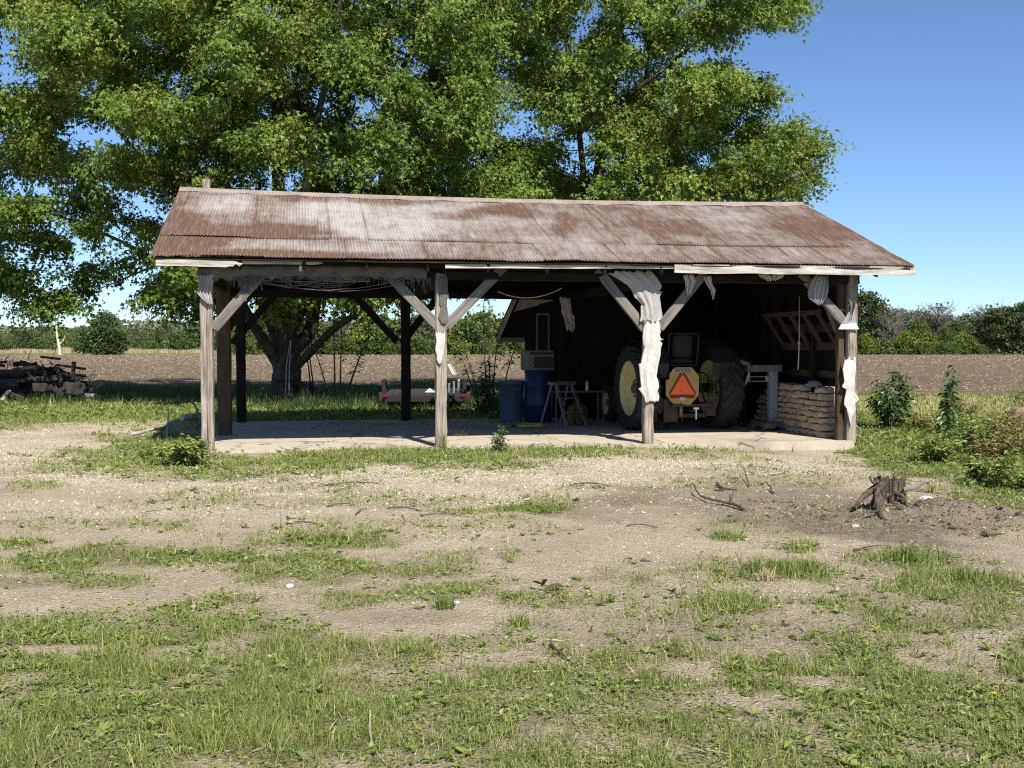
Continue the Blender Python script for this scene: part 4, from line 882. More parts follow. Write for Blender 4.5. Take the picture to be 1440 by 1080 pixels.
# white triangle on the right post
tri = thing('triangle_sign', 'white triangular tin sign with a grey upper half on the right corner post', 'sign', S(UL, -0.13, SV(1193, 450, -0.13).z), TH)
q = SV(1193, 450, -0.13); K = lambda px, py: (SV(px, py, -0.13).x - UL, SV(px, py, -0.13).z - q.z)
MX = Matrix(((1, 0, 0, 0), (0, 0, -1, 0), (0, 1, 0, 0), (0, 0, 0, 1)))
m = MB(); m.prism([K(1179, 463), K(1208, 463), K(1203.5, 454), K(1183, 456)], 0.006, MX); m.build('lower_band', M['white'], tri)
m = MB(); m.prism([K(1183.3, 455.6), K(1203.2, 453.6), K(1199, 445), K(1194, 438)], 0.006, MX); m.build('upper_panel', M['bluegrey'], tri)
m = MB(); 
for i in range(9):
    if i == 4: continue
    a = K(1183 + i * 2.4, 459.5); m.box((a[0], -0.0045, a[1]), (0.016, 0.002, 0.012))
m.build('faded_lettering', M['galv'], tri)
# ------------------------------------------------------------------ tractor
def make_tractor():
    hd = R(13)                                   # turned a little left of the view
    t = thing('tractor', 'old green tractor with yellow wheels parked nose in under the shed', 'tractor', (3.20, 20.0, 0.0), hd)
    # local: +Y forward, X right
    def wheel(x, r, w_, y=0.0, rimr=0.52, front=False):
        out = -1 if x < 0 else 1
        MW = Matrix.Translation((x, y, r)) @ Matrix.Rotation(math.pi / 2 * out, 4, 'Y')     # local z points outward
        m = MB(); h = w_ / 2
        m.lathe([(rimr, -h * .8), (rimr + .05, -h * .95), (r * .86, -h), (r * .955, -h * .86), (r * .965, 0), (r * .955, h * .86), (r * .86, h), (rimr + .05, h * .95), (rimr, h * .8)], 48, MW, False)
        ty = m.build('wheel', M['rubber'], t, True)
        if not front:
            nl = 21
            for k in range(nl):
                for sd in (-1, 1):
                    mm = MB() if k == 0 and sd == -1 else mm
                    pts = []
                    for q in range(5):
                        f = q / 4; zz = sd * h * (0.04 + 0.96 * f); a = 2 * math.pi * (k + (0.5 if sd > 0 else 0)) / nl + 0.30 * f
                        rr = r * (0.965 + 0.012 * (1 - f)) if f < .9 else r * .90
                        pts.append((MW @ Vector((rr * math.cos(a), rr * math.sin(a), zz))))
                    cdir = MW.to_3x3() @ Vector((math.cos(a), math.sin(a), 0))
                    for q in range(4): mm.beam(pts[q], pts[q + 1], 0.05, 0.055, cdir, jit=0.0, ch=0.15, seg=1)
            mm.build('tread', M['rubber'], ty)
        m = MB()
        dz = 0.10 * 1
        m.lathe([(rimr + .015, h * .86), (rimr + .03, h * .80), (rimr - .015, h * .70), (rimr - .05, h * .35), (rimr - .06, -h * .1), (rimr * .72, -h * .30), (rimr * .45, -h * .05), (rimr * .30, 0.02), (rimr * .12, 0.03), (0.001, 0.03)], 48, MW, False)
        m.lathe([(rimr + .015, -h * .86), (rimr - .02, -h * .7), (rimr - .05, -h * .3), (rimr - .06, -h * .1)], 48, MW, False)
        rim = m.build('wheel_rim', M['yellow'], ty, True)
        m = MB(); m.lathe([(rimr * .20, 0.0), (rimr * .20, 0.07), (rimr * .12, 0.10), (0.001, 0.10)], 20, MW, False)
        for k in range(9):
            a = 2 * math.pi * k / 9; m.lathe([(0.018, 0.0), (0.018, 0.055), (0.001, 0.055)], 8, MW @ Matrix.Translation((rimr * .30 * math.cos(a), rimr * .30 * math.sin(a), 0)), False)
        m.build('wheel_hub', M['rustiron'], ty)
    wheel(-0.83, 0.80, 0.44); wheel(0.83, 0.80, 0.44)
    wheel(-0.62, 0.40, 0.26, 2.25, 0.24, True); wheel(0.62, 0.40, 0.26, 2.25, 0.24, True)
    m = MB(); m.tube([(-0.7, 0, 0.8), (-0.3, 0, 0.8), (-0.25, 0, 0.8), (0.25, 0, 0.8), (0.3, 0, 0.8), (0.7, 0, 0.8)], [.085, .10, .17, .17, .10, .085], 16); m.build('rear_axle', M['green'], t, True)
    m = MB(); m.box((0, 0.15, 0.82), (0.50, 0.8, 0.5), ch=0.06); m.box((0, 0.9, 0.85), (0.42, 1.0, 0.42), ch=0.05); m.box((0, -0.10, 1.08), (0.62, 0.5, 0.10), ch=0.03); m.build('transmission', M['green'], t)
    m = MB(); m.box((0, 1.9, 1.22), (0.56, 1.5, 0.62), ch=0.09); m.box((0, 2.66, 1.15), (0.50, 0.10, 0.7), ch=0.03); hood = m.build('hood', M['green'], t)
    m = MB(); m.tube([(0.16, 1.75, 1.5), (0.16, 1.75, 1.75), (0.16, 1.75, 1.76), (0.16, 1.75, 2.05), (0.16, 1.75, 2.06), (0.16, 1.75, 2.3)], [.03, .03, .065, .065, .032, .032], 12); m.build('exhaust_stack', M['rustiron'], hood, True)
    m = MB(); m.lathe([(0.07, 1.5), (0.07, 1.62), (0.13, 1.63), (0.14, 1.68), (0.02, 1.72)], 16, Matrix.Translation((-0.14, 1.6, 0.0))); m.build('air_cleaner_cap', M['galv'], hood, True)
    m = MB(); m.box((0, 2.2, 0.55), (1.05, 0.14, 0.14), ch=0.02); m.box((0, 2.2, 0.75), (0.3, 0.5, 0.3), ch=0.03); m.build('front_axle', M['green'], t)
    for sx in (-1, 1):
        m = MB(); pr = [(-0.62, 1.02), (-0.66, 1.28), (-0.45, 1.56), (-0.05, 1.70), (0.35, 1.66), (0.62, 1.44), (0.66, 1.38)]
        for i in range(len(pr) - 1):
            (a, b), (c, d) = pr[i], pr[i + 1]
            m.add([(sx * .44, a, b), (sx * .90, a, b), (sx * .90, c, d), (sx * .44, c, d), (sx * .44, a, b + .015), (sx * .90, a, b + .015), (sx * .90, c, d + .015), (sx * .44, c, d + .015)], [(0, 1, 2, 3), (7, 6, 5, 4), (0, 4, 5, 1), (2, 6, 7, 3), (1, 5, 6, 2), (0, 3, 7, 4)])
        m.build('fender', M['black'], t)
    m = MB(); m.box((0, 0.02, 1.32), (0.50, 0.46, 0.12), ch=0.05); m.box((0, -0.22, 1.60), (0.40, 0.10, 0.42), M4=Matrix.Rotation(R(8), 3, 'X'), ch=0.045); m.build('seat', M['grille'], t, True)
    m = MB(); 
    for sx in (-1, 1): m.tube([(sx * .3, -0.15, 1.2), (sx * .30, -0.26, 1.5), (sx * .30, -0.32, 1.84)], 0.016, 8)
    m.tube([(-.30, -0.32, 1.84), (.30, -0.32, 1.84)], 0.012, 8); m.tube([(-.33, -0.18, 1.24), (.33, -0.18, 1.24)], 0.018, 8); m.build('seat_frame', M['darkiron'], t, True)
    m = MB(); n = 24; m.tube([(0.21 * math.cos(2 * math.pi * i / n), 0.85 + 0.1 * math.sin(2 * math.pi * i / n), 1.58 + 0.18 * math.sin(2 * math.pi * i / n)) for i in range(n + 1)], 0.014, 8, False); m.tube([(0, .85, 1.58), (0, 1.1, 1.45)], 0.02, 8); m.build('steering_wheel', M['black'], t, True)
    # three point hitch and drawbar
    m = MB()
    for sx in (-1, 1): m.beam((sx * .30, -0.1, 0.52), (sx * .40, -0.78, 0.48), 0.035, 0.08); m.beam((sx * .33, -0.15, 1.1), (sx * .37, -0.5, 0.5), 0.03, 0.04)
    m.beam((-.42, -0.72, 0.50), (.42, -0.72, 0.50), 0.04, 0.05); m.build('hitch_arm', M['darkiron'], t)
    m = MB(); m.beam((0, 0.2, 0.40), (0, -0.85, 0.40), 0.08, 0.03); m.beam((-.30, -0.55, 0.30), (.34, -0.55, 0.30), 0.05, 0.07); m.box((-.38, -0.60, 0.40), (0.28, 0.03, 0.42)); m.box((.42, -0.6, 0.44), (0.20, 0.03, 0.30)); m.beam((-.16, -0.62, 0.22), (-.16, -0.62, 0.62), 0.03, 0.03); m.build('drawbar', M['darkiron'], t)
    m = MB(); m.tube([(0.02, -0.86, 0.25), (0.02, -0.86, 0.44)], 0.014, 8); m.box((0.02, -0.86, 0.45), (0.10, 0.03, 0.035)); m.build('hitch_pin', M['white'], t)
    m = MB(); m.tube([(0.25, -0.2, 1.15), (0.38, -0.45, 1.08), (0.44, -0.6, 0.9), (0.40, -0.62, 0.72)], 0.014, 6); m.tube([(0.46, -0.55, 0.95), (0.50, -0.62, 0.84), (0.44, -0.62, 0.74)], 0.010, 6); m.build('hydraulic_hose', M['green'], t, True)
    # the tan octagonal board with the slow moving emblem; small rotation back towards the camera
    b = thing('sign_board', None, None); b.parent = t; b.location = (-0.20, -0.72, 0.86); b.rotation_euler = (0, 0, R(-8))
    b.name = 'emblem_mount'
    MF = Matrix(((1, 0, 0, 0), (0, 0, -1, 0), (0, 1, 0, 0), (0, 0, 0, 1)))
    octa = [(-.17, -.36), (.17, -.36), (.335, -.17), (.335, .19), (.19, .36), (-.14, .36), (-.26, .245), (-.27, .13), (-.335, .115), (-.335, -.17)]
    o_ = [(a * .93, c * .97) for a, c in octa]
    m = MB(); m.prism(o_, 0.012, MF); bd = m.build('emblem_board', M['tan'], b)
    m = MB(); m.prism([(-.05, .235), (.05, .235), (.255, -.13), (.22, -.225), (-.22, -.225), (-.255, -.13)], 0.004, MF @ Matrix.Translation((0, 0, 0.0105))); m.build('reflective_border', M['darkred'], b)
    m = MB(); m.prism([(0, .225), (.235, -.155), (-.235, -.155)], 0.004, MF @ Matrix.Translation((0, 0, 0.0145))); m.build('orange_triangle', M['orange'], b)
    m = MB(); m.prism([(-.185, .255), (.175, .255), (.175, .320), (-.185, .320)], 0.003, MF @ Matrix.Translation((0, 0, 0.0105))); m.build('maker_sticker', M['sticker'], b)
    m = MB(); m.prism([(-.055, -.265), (.055, -.265), (.055, -.21), (-.055, -.21)], 0.003, MF @ Matrix.Translation((0, 0, 0.017))); m.build('small_label', M['sticker'], b)
    cu = bpy.data.curves.new('lettering', 'FONT'); cu.body = 'WOODS'; cu.size = 0.085; cu.align_x = 'CENTER'; cu.extrude = 0.001; cu.offset = 0.0022; cu.shear = 0.25
    tmp = bpy.data.objects.new('lettering_source', cu); C.objects.link(tmp); bpy.context.view_layer.update()
    me = bpy.data.meshes.new_from_object(tmp.evaluated_get(bpy.context.evaluated_depsgraph_get())); bpy.data.objects.remove(tmp)
    me.materials.clear(); me.materials.append(M['blackprint'])
    o = bpy.data.objects.new('sticker_lettering', me); C.objects.link(o); o.parent = b; o.location = (-0.005, -0.0145, 0.258); o.rotation_euler = (math.pi / 2, 0, 0); o.scale = (0.98, 1, 1)
    m = MB(); m.lathe([(.012, 0), (.012, .004)], 10, MF @ Matrix.Translation((-0.02, .10, .0165))); m.lathe([(.012, 0), (.012, .004)], 10, MF @ Matrix.Translation((-0.03, -.09, .0165))); m.lathe([(.014, 0), (.014, .004)], 10, MF @ Matrix.Translation((-0.03, -.32, .006))); m.build('bolt', M['blackprint'], b)
    m = MB(); m.beam((-0.02, .02, -.30), (-0.02, .02, -.56), 0.05, 0.03); m.build('mount_bar', M['rustiron'], b)
    return t
tractor = make_tractor()

# ------------------------------------------------------------------ things kept in the shed
def put(px, py, name, label, cat, rz=None, group=None, z=0.0):
    p = G(px, py, z); return thing(name, label, cat, p, TH if rz is None else rz, group)
b = put(719, 592, 'trash_bin', 'pale blue ribbed plastic trash bin with an open top', 'trash bin')
m = MB(); m.lathe([(.215, 0), (.225, .02), (.27, .80), (.285, .80), (.29, .86), (.275, .86), (.262, .82), (.215, .06), (.001, .05)], 36, None, False); m.build('bin_body', M['binblue'], b, True)
for a in (0.0, math.pi): 
    m = MB(); m.box((0.265 * math.cos(a - 1.2), 0.265 * math.sin(a - 1.2), 0.70), (0.16, 0.05, 0.07), rz=a - 1.2 + math.pi / 2, ch=0.015); m.build('handle', M['binblue'], b)
m = MB()
for k in range(12):
    a = 2 * math.pi * k / 12; m.beam((.226 * math.cos(a), .226 * math.sin(a), .05), (.268 * math.cos(a), .268 * math.sin(a), .74), 0.02, 0.014, (math.cos(a), math.sin(a), 0), jit=0, seg=1)
m.build('rib', M['binblue'], b)
b = put(757, 593, 'plastic_drum', 'dark blue plastic drum under the air conditioner', 'drum')
m = MB(); m.lathe([(.001, 0), (.27, 0), (.29, .03), (.29, .36), (.297, .38), (.29, .40), (.29, .74), (.297, .76), (.29, .78), (.29, 1.06), (.27, 1.09), (.001, 1.09)], 36, None, False); m.build('drum_body', M['drumblue'], b, True)
m = MB(); m.lathe([(.30, 1.045), (.305, 1.06), (.30, 1.085), (.28, 1.085)], 36, None, False); m.build('drum_rim', M['drumblue'], b, True)
pz = G(757, 593)
b = thing('air_conditioner', 'beige window air conditioner standing on the dark blue drum', 'air conditioner', (pz.x, pz.y, 1.092), TH + 0.1)
m = MB(); m.box((0, 0.08, 0.21), (0.60, 0.50, 0.42), ch=0.02); m.build('case', M['beige'], b)
m = MB(); m.box((0.06, -0.18, 0.17), (0.42, 0.02, 0.24)); m.build('intake_grille', M['grille'], b)
m = MB(); 
for k in range(3): m.box((-0.15 + k * .17, -0.178, 0.36), (0.15, 0.016, 0.055))
m.build('air_outlet', M['grille'], b)
m = MB(); m.lathe([(.018, 0), (.015, .015), (.001, .015)], 12, Matrix.Translation((-.22, -.172, .22)) @ Matrix.Rotation(math.pi / 2, 4, 'X')); m.lathe([(.018, 0), (.015, .015), (.001, .015)], 12, Matrix.Translation((-.22, -.172, .12)) @ Matrix.Rotation(math.pi / 2, 4, 'X')); m.build('control_knob', M['black'], b)
b = put(790, 599, 'step_ladder', 'folding step ladder with pale rails and red warning stickers', 'ladder', TH + 0.5)
m = MB(); m.box((0.0, 0, 0.86), (0.62, 0.20, 0.07), ch=0.015); m.build('top_cap', M['alu'], b)
for sx in (-.22, .22):
    m = MB(); m.beam((sx * .9, -0.06, 0.84), (sx * 1.2, -0.46, 0.02), 0.075, 0.03, (0, 1, 0), jit=0); r1 = m.build('front_rail', M['alu'], b)
    m = MB()
    for f in (.25, .5, .75): m.box((sx * (.9 + .3 * f), -0.06 - .4 * f - 0.022, .84 - .82 * f), (0.05, 0.004, 0.11), M4=Matrix.Rotation(-0.45, 3, 'X'))
    m.build('warning_sticker', M['red'], r1)
    m = MB(); m.beam((sx, 0.05, 0.84), (sx * 1.2, 0.34, 0.02), 0.03, 0.04, (0, 1, 0), jit=0); m.build('rear_leg', M['alu'], b)
for f in (.33, .66):
    m = MB(); m.box((0, -0.06 - .4 * f, .84 - .82 * f), (0.46, 0.11, 0.022)); m.build('step', M['alu'], b)
m = MB(); m.box((0.12, -0.102, .86), (0.16, 0.004, 0.035)); m.box((-.17, -0.102, .86), (0.1, 0.004, 0.03)); m.build('cap_sticker', M['red'], b)
b = put(812, 594, 'folding_table', 'low folding table with a metal edge and thin legs', 'table')
tp = G(812, 594)
m = MB(); m.box((0, 0, 0.655), (1.12, 0.55, 0.035), ch=0.01); m.build('tabletop', M['alu'], b)
for sx in (-.5, .5):
    for sy in (-.22, .22):
        m = MB(); m.tube([(sx, sy, 0.64), (sx * 1.02, sy * 1.05, 0.0)], 0.015, 8); m.build('leg', M['alu'], b)
b = thing('spray_can', 'slim white spray can standing on the folding table', 'spray can', S(*(SL(tp) + Vector((0.18, -0.1, 0)))[:2], 0.674), 0)
m = MB(); m.lathe([(.032, 0), (.033, .01), (.033, .16), (.02, .18), (.012, .185), (.001, .185)], 16, None, False); m.build('can_body', M['white'], b, True)
m = MB(); m.lathe([(.012, .18), (.012, .225), (.001, .225)], 10, None, False); m.build('nozzle', M['bluegrey'], b, True)
b = put(747, 600, 'extension_cord', 'yellow extension cord coiled flat on the concrete floor', 'cord')
m = MB(); rs = random.Random(3); pts = []
for i in range(260):
    a = i * 0.19; r_ = 0.16 + 0.11 * ((i * 0.037) % 1) + 0.015 * math.sin(i); pts.append((1.05 * r_ * math.cos(a), r_ * math.sin(a) * 1.1, 0.012 + 0.03 * ((i * 0.021) % 1)))
m.tube(pts, 0.011, 6); m.build('coil', M['cord'], b, True)
m = MB(); m.box((-0.36, 0.0, 0.02), (0.08, 0.04, 0.035), ch=0.01); m.build('plug', M['black'], b)
b = put(812, 598, 'backpack_sprayer', 'olive yellow sprayer tank with dark straps under the folding table', 'sprayer')
m = MB(); m.lathe([(.001, 0), (.16, 0), (.19, .05), (.20, .28), (.17, .38), (.08, .42), (.07, .47), (.001, .47)], 20, Matrix.Diagonal((1.1, .75, 1, 1)), False); m.build('tank', M['olive'], b, True)
for sx in (-.09, .09):
    m = MB(); m.tube([(sx, -0.13, 0.36), (sx * 1.2, -0.20, 0.28), (sx * 1.2, -0.21, 0.12), (sx, -0.14, 0.04)], 0.016, 6); m.build('strap', M['black'], b, True)
# platform scale
b = put(1086, 604, 'platform_scale', 'old platform scale with a blue grey column and cast iron base', 'scale', TH + R(4))
sc_ = 1.0
m = MB(); m.beam((0, 0, 0.14), (0, 0, 1.12), 0.17, 0.12, jit=0.003, seg=6); m.build('column', M['bluegrey'], b)
m = MB(); m.box((-0.20, 0, 1.18), (0.74, 0.13, 0.13), ch=0.008); m.build('beam_shelf', M['brace'], b)
m = MB(); m.tube([(-.53, 0, 1.02), (-.08, 0, 1.02)], 0.012, 6); m.tube([(-.53, 0, .93), (-.08, 0, .93)], 0.012, 6); m.box((-.12, 0, .98), (0.07, 0.05, 0.12), ch=0.01); m.box((-.50, 0, 1.03), (0.03, 0.03, 0.16)); m.build('weigh_beam', M['galv'], b)
m = MB(); m.beam((-.50, 0, 1.10), (-.58, 0, 0.86), 0.03, 0.04); m.build('beam_bracket', M['galv'], b)
m = MB(); m.box((-.08, -0.06, 0.11), (0.46, 0.40, 0.09), ch=0.02); m.box((-.20, -0.26, 0.10), (0.22, 0.16, 0.12), ch=0.02); m.box((.10, -.2, .10), (.10, .3, .14), ch=.02); m.build('base', M['rustiron'], b)
for (x_, y_) in ((-.32, -0.28), (.16, -0.3), (-.32, 0.2), (.16, 0.2)):
    m = MB(); m.lathe([(.001, -.018), (.06, -.018), (.06, .018), (.001, .018)], 18, Matrix.Translation((x_, y_, 0.06)) @ Matrix.Rotation(math.pi / 2, 4, 'Y'), False); m.build('wheel', M['rustiron'], b)
# saw horse with a red sheet behind it
b = put(1048, 592, 'sawhorse', 'wooden trestle with splayed legs between the tractor and the scale', 'trestle', TH + 0.2)
m = MB(); m.beam((-.16, 0, .66), (.16, 0, .66), .09, .10); m.build('top_rail', M['brownwood'], b)
for sx in (-1, 1):
    for sy in (-1, 1):
        m = MB(); m.beam((sx * .05, sy * .05, .68), (sx * .25, sy * .22, 0), .05, .035); m.build('leg', M['brownwood'], b)
m = MB(); m.beam((-.30, -.18, .18), (.30, -.18, .18), .03, .08); m.build('cross_bar', M['brownwood'], b)
b = put(1046, 588, 'red_panel', 'scratched dark red metal panel leaning behind the trestle', 'panel', TH + 0.15)
m = MB(); m.box((0, 0, .24), (.52, .02, .46), M4=Matrix.Rotation(-0.15, 3, 'X'), ch=.006); m.build('sheet', M['red'], b)
m = MB(); m.beam((-.16, -.035, .12), (.08, -.01, .33), .006, .012, jit=0); m.build('scratch', M['galv'], b)
# white box on the tractor fender
m = MB(); p = at(1032, 503, 20.0); b = thing('toolbox', 'dark steel tool box with a pale stripe resting behind the right tractor wheel', 'tool box', (p.x + 0.1, 20.45, 0), TH)
m = MB(); m.box((0, 0, 1.28), (.62, .35, .26), M4=Matrix.Rotation(0.25, 3, 'Y'), ch=.02); m.build('box_body', M['black'], b)
m = MB(); m.box((0.02, -.185, 1.30), (.46, .01, .07), M4=Matrix.Rotation(0.25, 3, 'Y')); m.build('pale_stripe', M['galv'], b)
for sx in (-.22, .22):
    m = MB(); m.beam((sx, 0, 0), (sx, 0, 1.14 - sx * .25), .05, .05); m.build('stand_leg', M['darkwood'], b)
# dry stacked limestone: every stone can be lifted away
course_label = ['broad tan limestone slab in the lowest course of the stacked stones', 'tan limestone in the second course of the stacked stones', 'tan limestone in the third course of the stacked stones', 'tan limestone in the fourth course of the stacked stones', 'tan limestone in the middle course of the stacked stones', 'tan limestone in the sixth course of the stacked stones', 'tan limestone in the seventh course of the stacked stones', 'tan limestone in the course just under the top of the stacked stones', 'tan limestone lying loose along the top of the stacked stones']
rs = random.Random(11); z0 = 0.0
for c_ in range(8):
    hh = rs.uniform(.092, .135); v_ = 0.42 + rs.uniform(0, .04) + 0.012 * c_
    end = 3.3 - 0.06 * c_
    while v_ < end:
        L_ = rs.uniform(.20, .42); dep = rs.uniform(.30, .38); off = rs.uniform(-.035, .02)
        if not (c_ == 7 and rs.random() < .35):
            uu = UL - 0.27 + dep / 2 + off + 0.006 * c_
            m = MB(); hq = hh * rs.uniform(.9, 1.05); m.rock((0, 0, 0), (dep * rs.uniform(.95, 1.08), L_ * .99, hq * rs.uniform(.90, 1.06)), rs.random(), 16, 8, 0.40, 0.10)
            o = m.build('stacked_stone', M['stone'], None, False)
            p = S(uu, v_ + L_ / 2, z0 + hh / 2); o.location = p; o.rotation_euler = (rs.uniform(-.07, .07), rs.uniform(-.05, .05), TH + rs.uniform(-.10, .10))
            tag(o, course_label[c_ + (c_ == 7)], 'stone', 'dry stacked limestone beside the right corner post')
        v_ += L_
    z0 += hh * 0.97
# white crumpled rag and bottle on the stones
p = S(UL - .08, 1.2, z0 + .03); m = MB(); m.rock((0, 0, 0), (.22, .16, .10), 5, 12, 8, .8, .3); o = m.build('crumpled_rag', M['bluegrey'], None, False); o.location = p; tag(o, 'crumpled pale grey rag lying on top of the stacked stones', 'rag')
# hay rack on the right-hand wall
hr = thing('hay_rack', 'brown wooden slatted hay rack fixed to the right end wall', 'hay rack', S(UL + .07, 1.8, 1.6), TH)
m = MB(); m.beam((-.35, -1.25, .60), (-.35, 1.25, .60), .05, .09); m.build('top_rail', M['brownwood'], hr)
m = MB(); m.beam((-.03, -1.35, .0), (-.03, 1.35, .0), .05, .14); m.build('bottom_rail', M['brownwood'], hr)
m = MB(); m.beam((-.03, -1.35, .34), (-.03, 1.35, .34), .04, .16); m.build('back_rail', M['brownwood'], hr)
for k in range(5):
    y_ = -1.1 + k * .55; m = MB(); m.beam((-.35, y_, .60), (-.05, y_ - .18, .02), .045, .10, (0, 1, 0)); m.build('slat', M['brownwood'], hr)
m = MB(); a = at(1124, 440, 18.9); bt = at(1124, 520, 18.9); m.tube([(a.x, a.y, a.z + .3), (a.x + .005, a.y, (a.z + bt.z) / 2), (a.x - .01, a.y, bt.z)], .012, 6); m.rock((a.x, a.y, (a.z + bt.z) / 2 - .02), (.05, .05, .06), 3, 8, 6, .8, .1)
tag(m.build('hanging_rope', M['rope'], None, True, (a.x, a.y, a.z)), 'single pale rope with a knot hanging in front of the hay rack', 'rope')

# ------------------------------------------------------------------ the little barn behind
bo = SV(738, 520, 7.0); barn = thing('small_barn', 'dark little barn with a pale trimmed steep eave behind the shed', 'barn', S(bo.x, 7.0, 0), R(-2.5))
W_, Dp = 3.4, 4.0; ev = SV(700, 476, 7.0); tp_ = SV(724, 421, 7.0)
ex, ez = ev.x - bo.x, ev.z; tx, tz = tp_.x - bo.x, tp_.z; kx = (tx - ex) / (tz - ez); hx = ex + kx * 1.8; hzz = ez + 1.8
prof = [(0, -.1), (W_, -.1), (W_, ez), (W_ - ex - .04, ez), (W_ - hx - .04, hzz), (W_ / 2, hzz + .58), (hx + .04, hzz), (ex + .04, ez), (0, ez)]
m = MB()
n_ = len(prof); vs = [(a, 0, b) for a, b in prof] + [(a, Dp, b) for a, b in prof]
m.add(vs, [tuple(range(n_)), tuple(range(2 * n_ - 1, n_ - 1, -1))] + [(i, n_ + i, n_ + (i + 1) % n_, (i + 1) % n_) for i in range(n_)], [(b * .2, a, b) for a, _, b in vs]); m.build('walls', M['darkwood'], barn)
def slab_(a, b, t_, y0, y1, name, mat):
    (x0, z0_), (x1, z1_) = a, b; L = math.hypot(x1 - x0, z1_ - z0_); nx_, nz_ = -(z1_ - z0_) / L * t_, (x1 - x0) / L * t_
    m = MB(); m.add([(x0, y0, z0_), (x1, y0, z1_), (x1 + nx_, y0, z1_ + nz_), (x0 + nx_, y0, z0_ + nz_), (x0, y1, z0_), (x1, y1, z1_), (x1 + nx_, y1, z1_ + nz_), (x0 + nx_, y1, z0_ + nz_)], [(0, 1, 2, 3), (7, 6, 5, 4), (0, 4, 5, 1), (1, 5, 6, 2), (2, 6, 7, 3), (3, 7, 4, 0)])
    return m.build(name, M[mat], barn)
slab_((ex, ez), (hx, hzz), .05, -.30, Dp + .3, 'roof_slope', 'darkwood'); slab_((hx, hzz), (W_ / 2, hzz + .64), .05, -.30, Dp + .3, 'roof_slope', 'darkwood')
slab_((W_ / 2, hzz + .64), (W_ - hx, hzz), .05, -.30, Dp + .3, 'roof_slope', 'darkwood'); slab_((W_ - hx, hzz), (W_ - ex, ez), .05, -.30, Dp + .3, 'roof_slope', 'darkwood')
m = MB(); m.beam((ex + .02, -.33, ez - .02), (hx + .02, -.33, hzz), .05, .09, (1, 0, 0)); m.build('rake_trim', M['fascia'], barn)
m = MB(); m.beam((ex, -.25, ez - .03), (0, -.02, ez - .03), .03, .10); m.build('eave_return', M['beige'], barn)
w0 = SV(755, 442, 7.0); w1 = SV(771, 496, 7.0)
m = MB(); wx0, wx1, wz0, wz1 = w0.x - bo.x, w1.x - bo.x, w1.z, w0.z
for (a, b) in (((wx0, wz0), (wx0, wz1)), ((wx1, wz0), (wx1, wz1)), ((wx0, wz1), (wx1, wz1)), ((wx0, wz0), (wx1, wz0))): m.beam((a[0], -.03, a[1]), (b[0], -.03, b[1]), .05, .06, (0, 1, 0), jit=.001)
wf = m.build('window', M['beige'], barn); m = MB(); m.box(((wx0 + wx1) / 2, -.012, (wz0 + wz1) / 2), (wx1 - wx0, .01, wz1 - wz0)); m.build('pane', M['glass'], wf)

# ------------------------------------------------------------------ trailer
a = at(541, 553, 26.0); c = at(652, 557, 26.0); tw = c.x - a.x
tr = thing('utility_trailer', 'low black utility trailer with red tail lamps parked in the tall grass', 'trailer', ((a.x + c.x) / 2, 26.0, hz(0, 26)), R(4)); zb = (a.z + c.z) / 2 - hz(0, 26)
m = MB(); m.box((0, 1.5, zb), (tw * .98, 3.0, .06)); m.build('deck', M['scrapwood'], tr)
m = MB(); m.box((0, 0, zb - .10), (tw, .08, .16), ch=.01); m.box((-tw / 2 + .03, 1.5, zb - .08), (.06, 3.0, .12)); m.box((tw / 2 - .03, 1.5, zb - .08), (.06, 3.0, .12)); m.box((0, 3.0, zb - .08), (tw, .08, .12)); m.build('frame', M['black'], tr)
for sx in (-1, 1):
    m = MB(); m.box((sx * (tw / 2 + .02), 0.02, zb + .18), (.10, .12, .42), ch=.01); m.beam((sx * (tw / 2 - .02), .05, zb + .38), (sx * (tw / 2 - .02), 1.2, zb + .14), .05, .06); m.build('corner_post', M['black'], tr)
    m = MB(); m.box((sx * (tw / 2 + .0), -.05, zb - .03), (.15, .05, .09), ch=.015); m.build('tail_lamp', M['redlens'], tr)
    m = MB(); m.lathe([(.18, -.09), (.27, -.10), (.30, -.06), (.30, .06), (.27, .10), (.18, .09)], 24, Matrix.Translation((sx * (tw / 2 + .12), 1.5, .28)) @ Matrix.Rotation(math.pi / 2, 4, 'Y')); wh = m.build('wheel', M['rubber'], tr, True)
    m = MB(); m.lathe([(.001, -.05), (.18, -.07), (.18, .07), (.001, .05)], 20, Matrix.Translation((sx * (tw / 2 + .12), 1.5, .28)) @ Matrix.Rotation(math.pi / 2, 4, 'Y'), False); m.build('rim', M['galv'], wh, True)
    m = MB(); m.box((sx * (tw / 2 + .12), 1.5, .64), (.24, .8, .03), ch=.01); m.build('mudguard', M['black'], tr)
m = MB()
for k in range(4): m.beam((tw / 2 - .12 - k * .12, .35 + .1 * k, zb + .03), (tw / 2 - .12 - k * .12, .30 + .1 * k, zb + .36 - .05 * k), .05, .03)
m.build('ramp_slat', M['galv'], tr)
m = MB(); m.beam((0, 3.0, zb - .08), (0, 4.2, zb - .12), .08, .08); m.build('tongue', M['black'], tr)
m = MB(); m.add([(-.12, 0, 0), (.16, 0, 0), (.06, .25, 0), (.0, .05, .10)], [(0, 1, 3), (1, 2, 3), (2, 0, 3), (0, 2, 1)]); o = m.build('paper_bag', M['white']); p = at(604, 553, 26.6); o.location = (p.x, 26.6, zb + hz(0, 26) + .035); tag(o, 'peaked white paper scrap lying on the trailer deck', 'paper')

